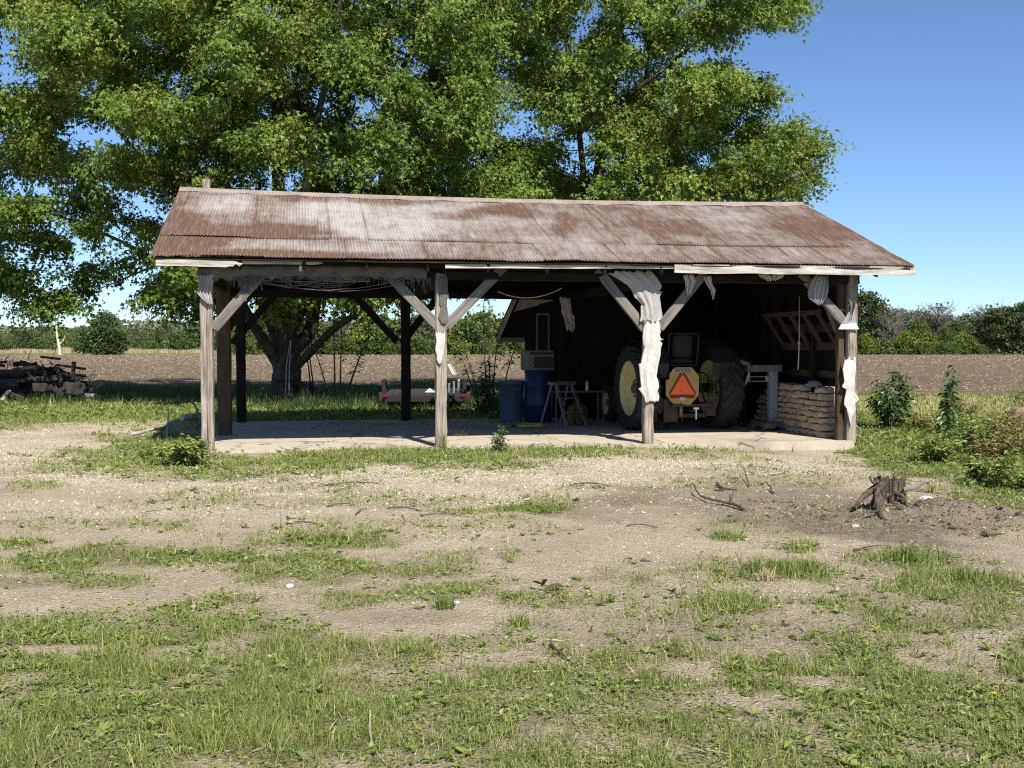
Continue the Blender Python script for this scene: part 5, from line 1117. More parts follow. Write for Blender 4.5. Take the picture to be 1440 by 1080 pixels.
# ------------------------------------------------------------------ scrap heap at the far left
rs = random.Random(21)
def scrap(px0, py0, Y0, px1, py1, Y1, w_, t_, label, mat='scrapwood', name='scrap_board'):
    a, b_ = at(px0, py0, Y0), at(px1, py1, Y1); c = (a + b_) / 2
    m = MB(); m.beam(a - c, b_ - c, w_, t_, jit=.004); o = m.build(name, M[mat]); o.location = c
    return tag(o, label, 'board', 'loose boards in the scrap heap')
scrap(-60, 527, 30, 84, 519, 30.2, .05, .14, 'long dark board along the upper edge of the scrap heap'); scrap(-60, 541, 29.6, 95, 530, 29.9, .05, .13, 'long grey board sloping across the middle of the scrap heap', 'scrapwood')
for (x0, x1, lb) in ((38, 46, 'first grey upright spanning the two long boards of the scrap heap'), (60, 66, 'second grey upright spanning the two long boards of the scrap heap'), (78, 86, 'third grey upright spanning the two long boards of the scrap heap')): scrap(x0, 514, 29.9, x1, 537, 29.7, .04, .12, lb, 'scrapwood')
scrap(57, 501.5, 30.4, 85, 505, 30.6, .5, .06, 'dark flat slab lying on the crest of the scrap heap'); scrap(104, 509, 30, 101, 548, 30, .10, .10, 'short charred post standing at the right of the scrap heap'); scrap(80, 513, 30.2, 120, 519, 30.0, .05, .07, 'thin dark bar sticking out right of the scrap heap')
scrap(0, 565, 29.0, 13, 549, 29.4, .13, .03, 'pale bright board leaning at the foot of the scrap heap', 'palewood'); scrap(14, 554, 29.2, 32, 561, 29.0, .06, .12, 'short splintered brown board at the foot of the scrap heap', 'brownwood'); scrap(70, 543, 29.4, 90, 556, 29.1, .05, .12, 'brown board slanting down at the right of the scrap heap'); scrap(76, 551, 29.3, 92, 545, 29.4, .05, .10, 'grey stub of board at the right of the scrap heap')
for k in range(52):
    px = rs.uniform(-70, 108); lim = 506 if px < 70 else 518 if px < 92 else 540; py = rs.uniform(lim, 562); Y_ = 30.3 + rs.uniform(-.6, 1.0)
    a_ = rs.uniform(-.6, .6); ln = rs.uniform(14, 40)
    scrap(px, py, Y_, px + ln * math.cos(a_), py + ln * math.sin(a_) * .6, Y_ + rs.uniform(-.5, .5), rs.uniform(.04, .07), rs.uniform(.06, .15), 'blackened board jumbled inside the scrap heap at the left' if k % 4 == 0 else 'dark weathered board jumbled inside the scrap heap at the left', 'darkwood' if k % 4 == 0 else 'scrapwood')
for (px, py, sx, sy, lb, mt) in ((57, 545, .46, .26, 'brown rounded plate lying in the scrap heap', 'scrapwood'), (105, 547, .60, .36, 'large dull brown slab at the right foot of the scrap heap', 'scrapwood'), (127, 556, .30, .12, 'small pale grey stone at the right foot of the scrap heap', 'galv')):
    p = at(px, py, 29.5); m = MB(); m.rock((0, 0, 0), (sx * 1, .18, sy), px, 14, 8, .5, .08); o = m.build('scrap_slab', M[mt]); o.location = p; tag(o, lb, 'slab')
p = at(40, 546, 31.6); m = MB(); m.rock((0, 0, 0), (4.2, 2.0, 1.5), 8, 22, 14, .7, .25); o = m.build('rubble_mound', M['scrapwood']); o.location = (p.x - .75, 31.8, .05); tag(o, 'dark mound of rotted rubble in the core of the scrap heap', 'rubble', None, 'stuff')
m = MB()
for k in range(60):
    px = rs.uniform(-40, 132); py = rs.uniform(506, 528) if px < 80 else rs.uniform(528, 552); a = at(px, py, 30.2 + rs.uniform(-.5, .8)); d = Vector((rs.uniform(-1, 1), rs.uniform(-.3, .3), rs.uniform(0, .8))) * rs.uniform(.2, .7)
    m.tube([a, a + d * .5 + Vector((0, 0, .06)), a + d], [.014, .009, .004], 5)
tag(m.build('brushwood', M['stick'], None, False), 'thin tangled twigs sticking out of the scrap heap', 'twigs', None, 'stuff')
# ------------------------------------------------------------------ big maples
def in_poly(x, y, poly):
    c = np.zeros(len(x), bool); n = len(poly)
    for i in range(n):
        (x0, y0), (x1, y1) = poly[i], poly[(i + 1) % n]
        k = ((y0 > y) != (y1 > y)) & (x < (x1 - x0) * (y - y0) / ((y1 - y0) + 1e-9) + x0); c ^= k
    return c
def smooth_line(pts, n):
    P = [Vector(p) for p in pts]; out = []
    for i in range(len(P) - 1):
        p0, p1, p2, p3 = P[max(i - 1, 0)], P[i], P[i + 1], P[min(i + 2, len(P) - 1)]
        for k in range(n):
            t = k / n; out.append(0.5 * ((2 * p1) + (p2 - p0) * t + (2 * p0 - 5 * p1 + 4 * p2 - p3) * t * t + (3 * p1 - p0 - 3 * p2 + p3) * t ** 3))
    out.append(P[-1]); return out
def big_tree(name, label, Y0, base, limbs, poly, depth, spacing, per, gaps, seed, crown_mid, top_cut=0, leafs=(0.090, 0.168)):
    rs = np.random.default_rng(seed); rr = random.Random(seed)
    bp = GG(*base); root = thing(name, label, 'tree', (bp.x, Y0, hz(bp.x, Y0)))
    o0 = Vector(root.location); m = MB(); sk = []
    for li, (pts, r0, r1) in enumerate(limbs):
        W = [at(px, py, Y0 + dy) - o0 for px, py, dy in pts]; L = smooth_line(W, 7); n = len(L)
        rad = [r0 + (r1 - r0) * (i / (n - 1)) ** 0.8 for i in range(n)]
        if li == 0: rad = [r * (1 + 0.75 * max(0, 1 - i / 5) ** 2) for i, r in enumerate(rad)]
        L = [p + Vector((rr.uniform(-1, 1), rr.uniform(-1, 1), 0)) * r * 0.10 for p, r in zip(L, rad)]
        m.tube(L, rad, 14 if li < 4 else 9); sk += [(p, r) for p, r in zip(L, rad)]
    if name == 'maple_tree' and len(limbs) > 5:
        for a in range(7):
            fi = a * 0.9 + 0.2; m.tube([(0.40 * math.cos(fi), 0.40 * math.sin(fi), 0.55), (0.62 * math.cos(fi), 0.62 * math.sin(fi), 0.15), (1.0 * math.cos(fi), 1.0 * math.sin(fi), -0.12)], [.16, .15, .06], 8)
    tr = m.build('trunk', M['bark'], root, True)
    # clump centres: boughs first, then clumps round each bough, spread through the crown's volume
    xs_ = [p[0] for p in poly]; ys_ = [p[1] for p in poly]; cen = []
    N = 16000; px = rs.uniform(min(xs_), max(xs_), N); py = rs.uniform(min(ys_), max(ys_), N); dy = rs.uniform(-1, 1, N)
    k = in_poly(px, py, poly)
    for (gx, gy, gr, gq) in gaps: k &= ~((((px - gx) / gr) ** 2 + ((py - gy) / gq) ** 2) < 1)
    px, py, dy = px[k], py[k], dy[k]; gx, gy, grx, gry = crown_mid
    rim = np.clip(1.05 - (((px - gx) / grx) ** 2 + ((py - gy) / gry) ** 2), 0.10, 1) ** 0.5
    cl = []
    bo_ = []
    for a, b, d, q in zip(px, py, dy, rim):
        p = at(a, b, Y0 + d * depth * q) - o0; sp = spacing * (1.85 if b > -40 else 2.5)
        if all(Vector(((p.x - c.x), (p.y - c.y) * .8, (p.z - c.z) * 1.2)).length_squared > (sp * (0.80 + 0.25 * abs(d))) ** 2 for c in bo_): bo_.append(p)
    for p in bo_:
        Rb = spacing * rr.uniform(.85, 1.3); nb_ = rr.randint(6, 9)
        for _ in range(nb_):
            v = rs.normal(size=3); v[1] = v[1] - .35 if v[1] < 0 else v[1]; v[2] = v[2] * .75 + .1; v = v / np.linalg.norm(v) * rr.uniform(.35, 1.0)
            cl.append(p + Vector((v[0] * Rb * 1.1, v[1] * Rb, v[2] * Rb * .85)))
    C3 = np.array([tuple(p + o0) for p in cl]); cpx, cpy = project(C3[:, 0], C3[:, 1], C3[:, 2]); k = in_poly(cpx, cpy, poly)
    for (gx, gy, gr, gq) in gaps: k &= ~((((cpx - gx) / (gr * 1.15)) ** 2 + ((cpy - gy) / (gq * 1.15)) ** 2) < 1)
    cl = [p for p, q in zip(cl, k) if q]
    # twigs joining the limbs to the clumps
    skp = np.array([tuple(p) for p, r in sk]); skr = np.array([r for p, r in sk]); m = MB()
    P, D, Nn, S_, T = [], [], [], [], []
    if name == 'maple_tree' and Y0 < 31: cl += [at(a, b, Y0 - .8 + .5 * math.sin(a)) - o0 for a, b in ((40, 408), (68, 424), (98, 424), (122, 404), (146, 388), (176, 372), (226, 410), (250, 430), (284, 440), (268, 402), (12, 396), (300, 415), (110, 390))]
    cl.sort(key=lambda p: min((p - s_[0]).length_squared for s_ in sk))
    bt = [.25 + .5 * float(vnoise(p.x * .55 + 40, p.z * .55 + p.y * .3, 77)) for p in cl]
    for ci, c in enumerate(cl):
        cv = np.array(tuple(c)); dist = np.linalg.norm(skp - cv, axis=1) + np.where(skp[:, 2] > cv[2] + .8, 2.5, 0) + np.where(skr > .3, 1.0, 0); j = int(np.argsort(dist)[min(len(dist) - 1, int(abs(rs.normal()) * 1.2))])
        a = Vector(skp[j]); ln = (c - a).length
        mid = a.lerp(c, .5) + Vector((rr.uniform(-.3, .3), rr.uniform(-.3, .3), rr.uniform(-.05, .4))) * ln * .5
        pts = [a.lerp(mid, t).lerp(mid.lerp(c, t), t) for t in (0, .25, .5, .75, 1)]
        r0 = min(max(skr[j] * .5, .012), .014 + .012 * ln); m.tube(pts, [r0, r0 * .85, r0 * .7, r0 * .55, .009], 5, False)
        skp = np.vstack([skp, cv[None]]); skr = np.append(skr, .03)
        out = (c - Vector((0, 0, c.z * .9))); out.z = 0; out = out.normalized() if out.length > .1 else Vector((0, -1, 0))
        ov = np.array(tuple(out))
        # several drooping sprays per clump
        ns = rr.randint(7, 11); R0 = spacing * rr.uniform(.40, .68); ct = bt[ci] + rr.uniform(-.12, .12)
        for s_ in range(ns):
            v = rs.normal(size=3); v[2] = v[2] * .9 + .15; v = v / np.linalg.norm(v); v = v + ov * .35
            e = cv + v * R0 * np.array([1, 1, .85]) * rr.uniform(.5, 1.15)
            tip = e + v * np.array([.5, .5, 0]) * .5 + np.array([0, 0, -.38 * rr.uniform(.2, 1.4)])
            n = int(per * rr.uniform(.7, 1.3) / ns); t = rs.random(n)
            base_ = cv[None] * ((1 - t) ** 2)[:, None] + 2 * (t * (1 - t))[:, None] * e[None] + (t ** 2)[:, None] * tip[None]
            base_ = base_ + rs.normal(0, .10 + .05 * t[:, None], (n, 3)) * np.array([1, 1, .7])
            P.append(base_); dd = v[None] * .7 + rs.normal(0, .6, (n, 3)); dd[:, 2] -= .95; D.append(dd)
            nn = rs.normal(0, .65, (n, 3)) + np.array([0, -.35, .75]) + v[None] * .6; Nn.append(nn)
            S_.append(rs.uniform(leafs[0], leafs[1], n)); T.append(np.clip(ct + rs.normal(0, .17, n), 0, 1))
            if s_ < 3: m.tube([c, Vector(e), Vector(tip)], [.011, .008, .003], 4, False)
    m.build('branch', M['bark'], tr, False)['kind'] = 'stuff'
    P = np.concatenate(P); k = np.ones(len(P), bool)
    leaves('crown', P, np.concatenate(D), np.concatenate(Nn), np.concatenate(S_), np.concatenate(T), M['maple'], root, MAPLE)
    return root, len(P), len(cl)
poly1 = [(-120, -330), (-90, -60), (-60, 120), (-40, 260), (-50, 360), (10, 405), (38, 412), (50, 445), (90, 425), (120, 395), (150, 370), (190, 372), (196, 415), (235, 425), (268, 452), (292, 446), (300, 420), (330, 408), (350, 435), (420, 440), (470, 432), (540, 420), (600, 410), (640, 330), (690, 300), (742, 290), (745, 235), (735, 205), (704, 194), (688, 150), (696, 100), (712, 60), (712, -10), (690, -100), (640, -330), (420, -430), (150, -430)]
limbs1 = [([(404, 578, 0), (402, 545, 0), (404, 505, 0), (402, 470, .1), (398, 400, .3), (392, 300, .6), (390, 160, .8), (385, 20, 1.0), (380, -200, 1.2)], .54, .05),
          ([(400, 525, 0), (374, 484, -.4), (352, 448, -.9), (325, 400, -1.4), (280, 330, -1.8), (220, 250, -1.8), (150, 160, -1.6), (90, 60, -1.4)], .20, .03),
          ([(404, 528, 0), (436, 496, -.4), (468, 464, -1.0), (505, 440, -1.8), (550, 422, -2.4), (610, 390, -2.8), (660, 330, -3.0)], .15, .03),
          ([(412, 490, .1), (436, 465, .4), (448, 400, .8), (480, 300, 1.2), (530, 180, 1.6), (580, 60, 2.0), (620, -80, 2.2)], .24, .04),
          ([(400, 480, 0), (420, 430, -.6), (425, 330, -1.6), (440, 200, -2.4), (470, 60, -3), (490, -100, -3)], .22, .04),
          ([(396, 490, .2), (380, 450, .8), (350, 380, 1.6), (320, 260, 2.2), (290, 120, 2.6), (280, -60, 3)], .24, .04),
          ([(352, 448, -.9), (290, 400, -1.0), (230, 370, -.5), (150, 330, 0), (70, 300, .5), (0, 290, 1)], .09, .02),
          ([(230, 370, -.5), (190, 385, -.6), (150, 402, -.8), (110, 415, -1)], .035, .012),
          ([(325, 400, -2.2), (300, 410, -2.4), (270, 420, -2.6), (240, 432, -2.8)], .05, .015),
          ([(530, 180, 1.6), (600, 200, .5), (660, 230, -.5), (710, 260, -1)], .08, .02)
          ]
gaps1 = [(712, 150, 34, 40), (620, 350, 40, 14), (300, 310, 22, 18), (150, 255, 16, 14), (70, 370, 34, 20), (135, 350, 24, 18), (215, 385, 20, 14), (250, 330, 14, 30), (8, 75, 26, 60), (100, 312, 26, 22), (195, 275, 30, 30), (20, 185, 14, 22), (185, 335, 22, 16), (78, 262, 14, 14), (250, 300, 16, 22), (40, 350, 26, 14), (520, 340, 60, 30)]
t1 = big_tree('maple_tree', 'huge leafy maple with a thick trunk behind the left bay of the shed', 30.0, (404, 569), limbs1, poly1, 6.0, 1.12, 330, gaps1, 3, (330, 40, 470, 480))
poly2 = [(700, 292), (705, 240), (748, 198), (748, 130), (730, 85), (705, 50), (700, -10), (705, -120), (760, -330), (980, -330), (1070, -110), (1132, -20), (1120, 14), (1070, 26), (1030, 40), (1000, 52), (990, 82), (1035, 100), (1078, 132), (1050, 160), (1090, 182), (1135, 172), (1152, 190), (1160, 240), (1146, 262), (1110, 280), (1050, 288), (900, 300), (800, 300)]
limbs2 = [([(838, 560, 0), (838, 480, 0), (836, 380, 0), (838, 290, 0), (850, 180, 0), (868, 80, .2), (880, -20, .4), (885, -180, .5)], .34, .05),
          ([(838, 400, -.2), (826, 300, -.8), (812, 160, -1.2), (800, 60, -1.4), (790, -60, -1.6)], .15, .03),
          ([(840, 380, .2), (880, 300, .6), (905, 160, .9), (912, 60, 1), (925, -60, 1.2)], .17, .03),
          ([(860, 150, 0), (930, 100, -.6), (990, 50, -1.4), (1050, 10, -2), (1100, -10, -2.2)], .09, .02),
          ([(840, 340, -.2), (900, 300, -1.2), (980, 285, -2.2), (1060, 265, -3), (1130, 245, -3.6), (1165, 220, -3.8)], .12, .02),
          ([(905, 160, .9), (960, 150, .4), (1020, 140, 0), (1070, 140, -.4)], .06, .015),
          ([(836, 360, -.2), (780, 300, -1.4), (730, 260, -2.4), (700, 240, -3)], .09, .02),
          ([(880, 300, .6), (950, 210, 2), (1020, 200, 3)], .07, .02)]
gaps2 = [(716, 150, 24, 38), (985, 232, 26, 12), (722, 152, 14, 26), (1025, 205, 16, 10), (890, 40, 16, 28), (830, 30, 14, 26), (960, 60, 20, 18), (870, 110, 12, 20), (760, 180, 10, 14)]
t2 = big_tree('maple_tree', 'tall maple with several slim leaders rising behind the right half of the shed', 33.0, (838, 560), limbs2, poly2, 5.2, 1.12, 330, gaps2, 8, (900, 60, 330, 400))

# ------------------------------------------------------------------ saplings, shrubs and weeds
def leafy(name, label, cat, base, h, spread, stems, per_stem, lsize, mat, shape=OVAL, stem_r=.008, droop=.3, tone=(.2, .9), bare=.15, stem_mat='stick', lean=.0, seed=0, group=None, up=.6):
    rs = np.random.default_rng(seed); root = thing(name, label, cat, base, 0, group); m = MB(); P, D, Nn, S_, T = [], [], [], [], []
    for k in range(stems):
        a = rs.uniform(0, 6.28); q = math.sqrt(rs.random()) * spread; hh = h * rs.uniform(.6, 1.0) * (1 - .35 * (q / max(spread, .01)) ** 2); st = Vector((math.cos(a) * q * .25, math.sin(a) * q * .25, 0)); tp = Vector((math.cos(a) * q + lean * hh, math.sin(a) * q, hh))
        if k == 0: tp = Vector((lean * h, 0, h))
        mid = st.lerp(tp, .5) + Vector((-math.cos(a) * q * .15 + rs.normal() * .03 * h, -math.sin(a) * q * .15, .05 * h))
        cur = lambda t: st.lerp(mid, t).lerp(mid.lerp(tp, t), t)
        m.tube([cur(t) for t in (0, .2, .4, .6, .8, 1)], [stem_r * (1 - .8 * t) for t in (0, .2, .4, .6, .8, 1)], 5)
        for i in range(per_stem):
            t = bare + (1 - bare) * rs.random() ** .8; p = cur(t); f = rs.uniform(0, 6.28); d = np.array([math.cos(f), math.sin(f), rs.uniform(-.2, up)])
            off = rs.uniform(0, 1) * (.10 + .22 * (1 - t)) * min(h, 1.4) * .55
            P.append(np.array(tuple(p)) + d * off); dd = d + np.array([0, 0, -droop]); D.append(dd); Nn.append(np.array([rs.normal() * .35, rs.normal() * .35 - .2, 1]))
            S_.append(lsize * rs.uniform(.55, 1.25)); T.append(rs.uniform(*tone))
            if i % 4 == 0: m.tube([p, Vector(P[-1])], [stem_r * .35, stem_r * .15], 3, False)
    m.build('stem', M[stem_mat], root)
    leaves('foliage', np.array(P), np.array(D), np.array(Nn), np.array(S_), np.array(T), M[mat], root, shape)
    return root
def gp(px, py): return GG(px, py)
leafy('sapling', 'thin young tree with sparse leaves left of the blue trash bin', 'sapling', at(689, 590, 25.2) * 1.0, 4.2, 1.1, 6, 70, .13, 'weedleaf', MAPLE, .022, .3, (.1, .7), .35, seed=2, up=.3).location.z = hz(0, 25)
leafy('sapling', 'slim leaning young tree just right of the thick maple trunk', 'sapling', (at(441, 560, 31)[0], 31, hz(-5, 31)), 3.4, .5, 2, 30, .12, 'maple', MAPLE, .03, .3, (.1, .6), .6, lean=-.08, seed=3)
leafy('sapling', 'straight pole like young tree, left of the pair between the maple trunk and the trailer', 'sapling', (at(468, 560, 32)[0], 32, hz(-5, 32)), 3.6, .4, 1, 50, .12, 'maple', MAPLE, .035, .3, (.1, .6), .62, seed=4)
leafy('sapling', 'forked young tree with low leafy side branches, right of the pair beside the trailer', 'sapling', (at(475, 560, 31.5)[0], 31.5, hz(-5, 31)), 3.0, 1.6, 4, 45, .13, 'maple', MAPLE, .03, .3, (.1, .7), .35, lean=.05, seed=5)
p = at(684, 590, 24.2); leafy('shrub', 'broad leaved bush growing behind the blue trash bin', 'shrub', (p.x, 24.2, hz(p.x, 24)), 1.35, .42, 12, 40, .11, 'shrubleaf', OVAL, .008, .3, (.1, .8), .2, seed=6)
leafy('shrub', 'rounded dark green shrub standing alone right of the shed', 'shrub', gp(1256, 604), 1.28, .52, 30, 46, .115, 'shrubleaf', OVAL, .009, .55, (.15, .95), .12, seed=7)
leafy('tall_weed', 'tall single stalked leafy weed near the right edge', 'weed', gp(1325, 640), 1.45, .09, 5, 56, .11, 'shrubleaf', OVAL, .009, .6, (.3, 1), .10, lean=.12, seed=8)
for i, (px, py, h, s, n, lb, mt) in enumerate([(1320, 652, .42, .38, 26, 'bright leafy weed patch at the foot of the tall stalk', 'weedleaf'), (1372, 640, .55, .5, 30, 'mixed green bramble left of the pinkish boulder', 'weedleaf'), (1398, 655, .55, .42, 22, 'yellowing bramble with dry orange leaves at the right edge', 'drybrush'), (1438, 640, .75, .6, 34, 'dense bramble in front of the pinkish boulder', 'drybrush'), (1450, 600, 1.0, .5, 26, 'leafy bramble arching over the pinkish boulder', 'weedleaf'), (1345, 612, .42, .5, 22, 'low pale weeds behind the tall single stalk', 'weedleaf'), (1290, 606, .32, .5, 18, 'low yellow green weeds beside the rounded shrub', 'drybrush'), (1425, 688, .40, .5, 30, 'bright green weeds nearest the stump at the right edge', 'weedleaf'), (1372, 678, .26, .16, 8, 'small yellow leaved weed at the edge of the gravel', 'weedleaf'), (1350, 590, .5, .5, 20, 'straggly weed with reddish stalks behind the bramble', 'drybrush')]):
    leafy('bramble' if 'bramble' in lb else 'weed', lb, 'weed', gp(px, py), h * 1.25, s * 1.15, int(n * 1.3), 38, .075, mt, OVAL, .005, .3, (.2, 1), .08, seed=20 + i)
leafy('nettle_clump', 'lush bright green nettle clump at the left corner post', 'weed', gp(262, 655), .42, .42, 40, 26, .085, 'weedleaf', OVAL, .004, .3, (.45, 1), .1, seed=40)
leafy('nettle_clump', 'lower darker weeds left of the bright nettle clump', 'weed', gp(222, 645), .26, .42, 22, 18, .06, 'weedleaf', OVAL, .004, .2, (.1, .6), .1, seed=41)
leafy('weed', 'bushy grey green weed with a tall spike in front of the slab', 'weed', gp(703, 636), .44, .18, 16, 24, .055, 'shrubleaf', OVAL, .004, .2, (.4, 1), .05, seed=42)
leafy('weed', 'tiny seedling growing from a crack in the slab edge', 'weed', gp(826, 628), .20, .01, 1, 5, .04, 'shrubleaf', OVAL, .004, .2, (.4, 1), .4, seed=43)
def tuft(label, px, py, n, h, rad, seed, tone=(.1, .6), wd=.007, mat='grass', lean=.6, rx=1.0):
    global RNG
    p = gp(px, py); sv = RNG; RNG = np.random.default_rng(seed)
    a = RNG.uniform(0, 6.28, n); q = np.minimum(np.abs(RNG.normal(0, .42, n)), .8) * rad
    P = np.stack([np.cos(a) * q * rx, np.sin(a) * q, np.zeros(n)], 1)
    P[:, 2] = Hh(P[:, 0] + p.x, P[:, 1] + p.y) - p.z
    o = blades('grass_tuft', P, RNG.uniform(.5, 1.2, n) * h, RNG.uniform(.7, 1.4, n) * wd, RNG.uniform(*tone, n), M[mat], None, lean); o.location = p; RNG = sv
    return tag(o, label, 'grass tuft')
tuft('arching grass tuft right of the middle front post', 647, 632, 150, .38, .13, 1, wd=.009)
tuft('thin grass tuft against the foot of the middle front post', 625, 634, 40, .36, .05, 2, wd=.008, lean=.35)
tuft('largest dark green grass tuft in the dirt below the stump', 1085, 806, 330, .115, .30, 3, (.0, .45), .008, 'grass', 1.0, 1.5)
tuft('coarse grass tuft right of centre behind the straw wisp', 1130, 802, 220, .09, .28, 4, (.0, .5), .008, 'grass', 1.0, 1.6)
tuft('bushy grass tuft in the dirt just below the stump', 1278, 790, 300, .13, .24, 5, (.0, .5), .008, 'grass', .85, 1.5)
tuft('short grass tuft alone in the middle of the gravel', 745, 718, 260, .07, .30, 6, (.1, .7), .008, 'grass', .8, 1.7)
tuft('small grass tuft in the bare dirt below the fallen branch', 1022, 757, 110, .08, .14, 7, (.1, .6), .007, 'grass', .8, 1.5)
tuft('spiky dark tuft beside a pale stone in the foreground', 625, 856, 110, .10, .09, 8, (.0, .35), .007, 'grass', .85)
tuft('dry upright tuft on the dirt mound right of the stump', 1308, 693, 60, .16, .08, 9, (.4, .9), .008)
tuft('rough grass tuft at the right edge of the dirt', 1355, 815, 300, .10, .38, 10, (.0, .55), .008, 'grass', .95, 1.4)
tuft('grass tuft on the bare patch left of centre', 730, 880, 140, .08, .12, 11, (.1, .6), .006, 'grass', .8, 1.4)

tuft('straw coloured wisp of dead grass below the largest tuft', 1078, 816, 160, .10, .08, 15, (.85, 1), .006, 'reed', 1.1)
# ------------------------------------------------------------------ stump, boulder, sticks and stones
st = thing('tree_stump', 'split dark tree stump with exposed roots in a mound of dirt', 'stump', STUMP + Vector((0, 0, 0.03)), 0.2); st.scale = (.85, .85, .95)
def ragged_cyl(cx, cy, r, z0, z1, seed, n=22):
    rr = random.Random(seed); vs = []; fs = []; zs = [z0, z0 + .08, (z0 + z1) / 2, z1 - .04, z1]
    ph = [rr.uniform(0, 6.28) for _ in range(4)]
    for i, z in enumerate(zs):
        for j in range(n):
            a = 2 * math.pi * j / n; k = 1 + .16 * math.sin(3 * a + ph[0]) + .10 * math.sin(7 * a + ph[1]) + rr.uniform(-.05, .05); k *= (1.45, 1.12, 1.0, 1.0, .97)[i]
            vs.append((cx + r * k * math.cos(a), cy + r * k * math.sin(a), z + (rr.uniform(-.05, .03) if i == 4 else 0)))
    m_ = len(zs); fs = [(i * n + j, i * n + (j + 1) % n, (i + 1) * n + (j + 1) % n, (i + 1) * n + j) for i in range(m_ - 1) for j in range(n)]
    vs.append((cx, cy, z1 - .03)); c = len(vs) - 1; fs += [((m_ - 1) * n + j, (m_ - 1) * n + (j + 1) % n, c) for j in range(n)]
    return vs, fs
m = MB(); m.add(*ragged_cyl(-.11, .02, .075, 0, .31, 1)); m.add(*ragged_cyl(.05, .07, .085, 0, .285, 2)); m.add(*ragged_cyl(.13, .03, .07, 0, .30, 4)); m.add(*ragged_cyl(-.01, -.03, .09, -.05, .15, 3)); m.add(*ragged_cyl(-.2, -.04, .03, 0, .20, 5)); m.build('stump_wood', M['stump'], st)
for i, (pts, r) in enumerate([([(-.12, -.05, .26), (-.24, -.12, .16), (-.34, -.30, .04), (-.42, -.55, -.05)], .045), ([(-.15, 0, .22), (-.32, .02, .12), (-.5, -.06, .0)], .05), ([(-.18, -.03, .28), (-.26, -.05, .26), (-.30, -.04, .33)], .02), ([(.1, -.1, .18), (.25, -.10, .20), (.42, -.04, .25), (.50, 0, .23)], .026), ([(0, -.12, .15), (.02, -.25, .12), (-.02, -.42, .0)], .03), ([(-.2, -.2, .1), (-.4, -.42, .03), (-.6, -.5, .02)], .016), ([(.05, -.3, .04), (.25, -.5, .02), (.5, -.48, .03)], .013)]):
    m = MB(); L = smooth_line(pts, 4); m.tube(L, [r * (1 - .6 * k / len(L)) * random.uniform(.85, 1.15) for k in range(len(L))], 8); m.build('root', M['brace'] if i == 3 else M['stump'], st)
p = gp(1440, 606); m = MB(); m.rock((0, 0, 0), (.50, .45, .50), 4, 20, 12, .75, .10); o = m.build('boulder', M['pot'], None, True); o.location = (p.x + .12, p.y + .4, p.z + .22); tag(o, 'rounded pinkish brown boulder half hidden by bramble at the right edge', 'boulder')
rs = random.Random(33)
def stick(label, pts, r, mat='stick', z=0.012, cat='stick', group='fallen sticks on the gravel'):
    W = [gp(px, py) + Vector((0, 0, zz + z)) for px, py, zz in pts]; c = W[0].copy(); L = smooth_line(W, 4)
    m = MB(); n = len(L); m.tube([p - c + Vector((rs.uniform(-1, 1), rs.uniform(-1, 1), rs.uniform(-.3, .3))) * r * .5 for p in L], [r * (1 - .55 * i / n) for i in range(n)], 6)
    o = m.build('stick', M[mat]); o.location = c; return tag(o, label, cat, group)
stick('long dark fallen branch left of the stump', [(1047, 719, 0), (1030, 713, .02), (1005, 709, .03), (985, 702, .03), (975, 692, .08)], .017)
stick('short upright twig rising from the long fallen branch', [(1028, 711, .02), (1034, 696, .10)], .008)
stick('curved dark stick above the long fallen branch', [(1008, 683, .02), (1018, 689, .01), (1037, 690, 0)], .018)
stick('stub of dark wood beside the curved stick', [(1005, 690, 0), (1018, 692, 0)], .013)
stick('thin twig standing up between the branch and the stump', [(1054, 687, 0), (1046, 668, .10)], .009)
stick('forked bit of twig left of the stump', [(1088, 695, 0), (1078, 686, .06)], .012)
stick('pale bleached twig lying near the slab edge', [(1082, 669, 0), (1100, 668, .02), (1112, 672, 0)], .010, 'palewood')
for i, (a, b, c, d, r) in enumerate([(455, 684, 532, 681, .010), (402, 738, 450, 739, .011), (545, 716, 592, 720, .010), (470, 693, 497, 689, .007), (500, 725, 516, 717, .007), (525, 752, 553, 750, .008), (808, 682, 858, 685, .011), (460, 714, 497, 711, .008), (565, 705, 587, 707, .007), (590, 726, 660, 729, .006), (1200, 776, 1255, 770, .008), (880, 741, 925, 744, .007)]):
    lb = ['longest thin stick on the pale gravel in front of the left bay', 'dark bent stick on the gravel left of centre', 'straight brown stick on the gravel below the middle post', 'short twig just under the longest thin stick', 'small slanting twig at the centre of the gravel', 'twig on the edge of the grass patch left of centre', 'looping dark stick on the gravel right of centre', 'brittle twig left of the small slanting twig', 'tiny twig above the straight brown stick', 'hair thin stem beside the grass left of centre', 'thin root lying in the dirt below the stump', 'faint twig left of the long fallen branch'][i]
    stick(lb, [(a, b, 0), ((a + b * 0 + c) / 2, (b + d) / 2 - 1.5, .012), (c, d, 0)], r)
stick('long pale weathered log beside the left nettles', [(184, 617, .04), (210, 613, .07), (235, 610, .10), (262, 606, .12)], .035, 'palewood', .03, 'log', None)
stick('short pale stake standing among the weeds by the left post', [(235, 622, 0), (237, 598, .35)], .020, 'palewood', 0, 'stake', None)
stick('grey broken branch in the shade behind the left post', [(275, 606, .02), (283, 598, .15), (272, 588, .28)], .04, 'brace', .02, 'branch', None)
stick('pale log end catching the sun behind the nettles', [(258, 602, .18), (268, 600, .2)], .07, 'palewood', .02, 'log', None)
stick('bent pale dry grass stem in the front lawn', [(520, 1015, .05), (521, 1048, .03), (532, 1066, .015), (545, 1078, .01)], .004, 'palewood', .0, 'stem', None)
stick('dark stick half buried in the turf right of centre', [(775, 908, 0), (790, 925, .01), (812, 940, 0)], .008)
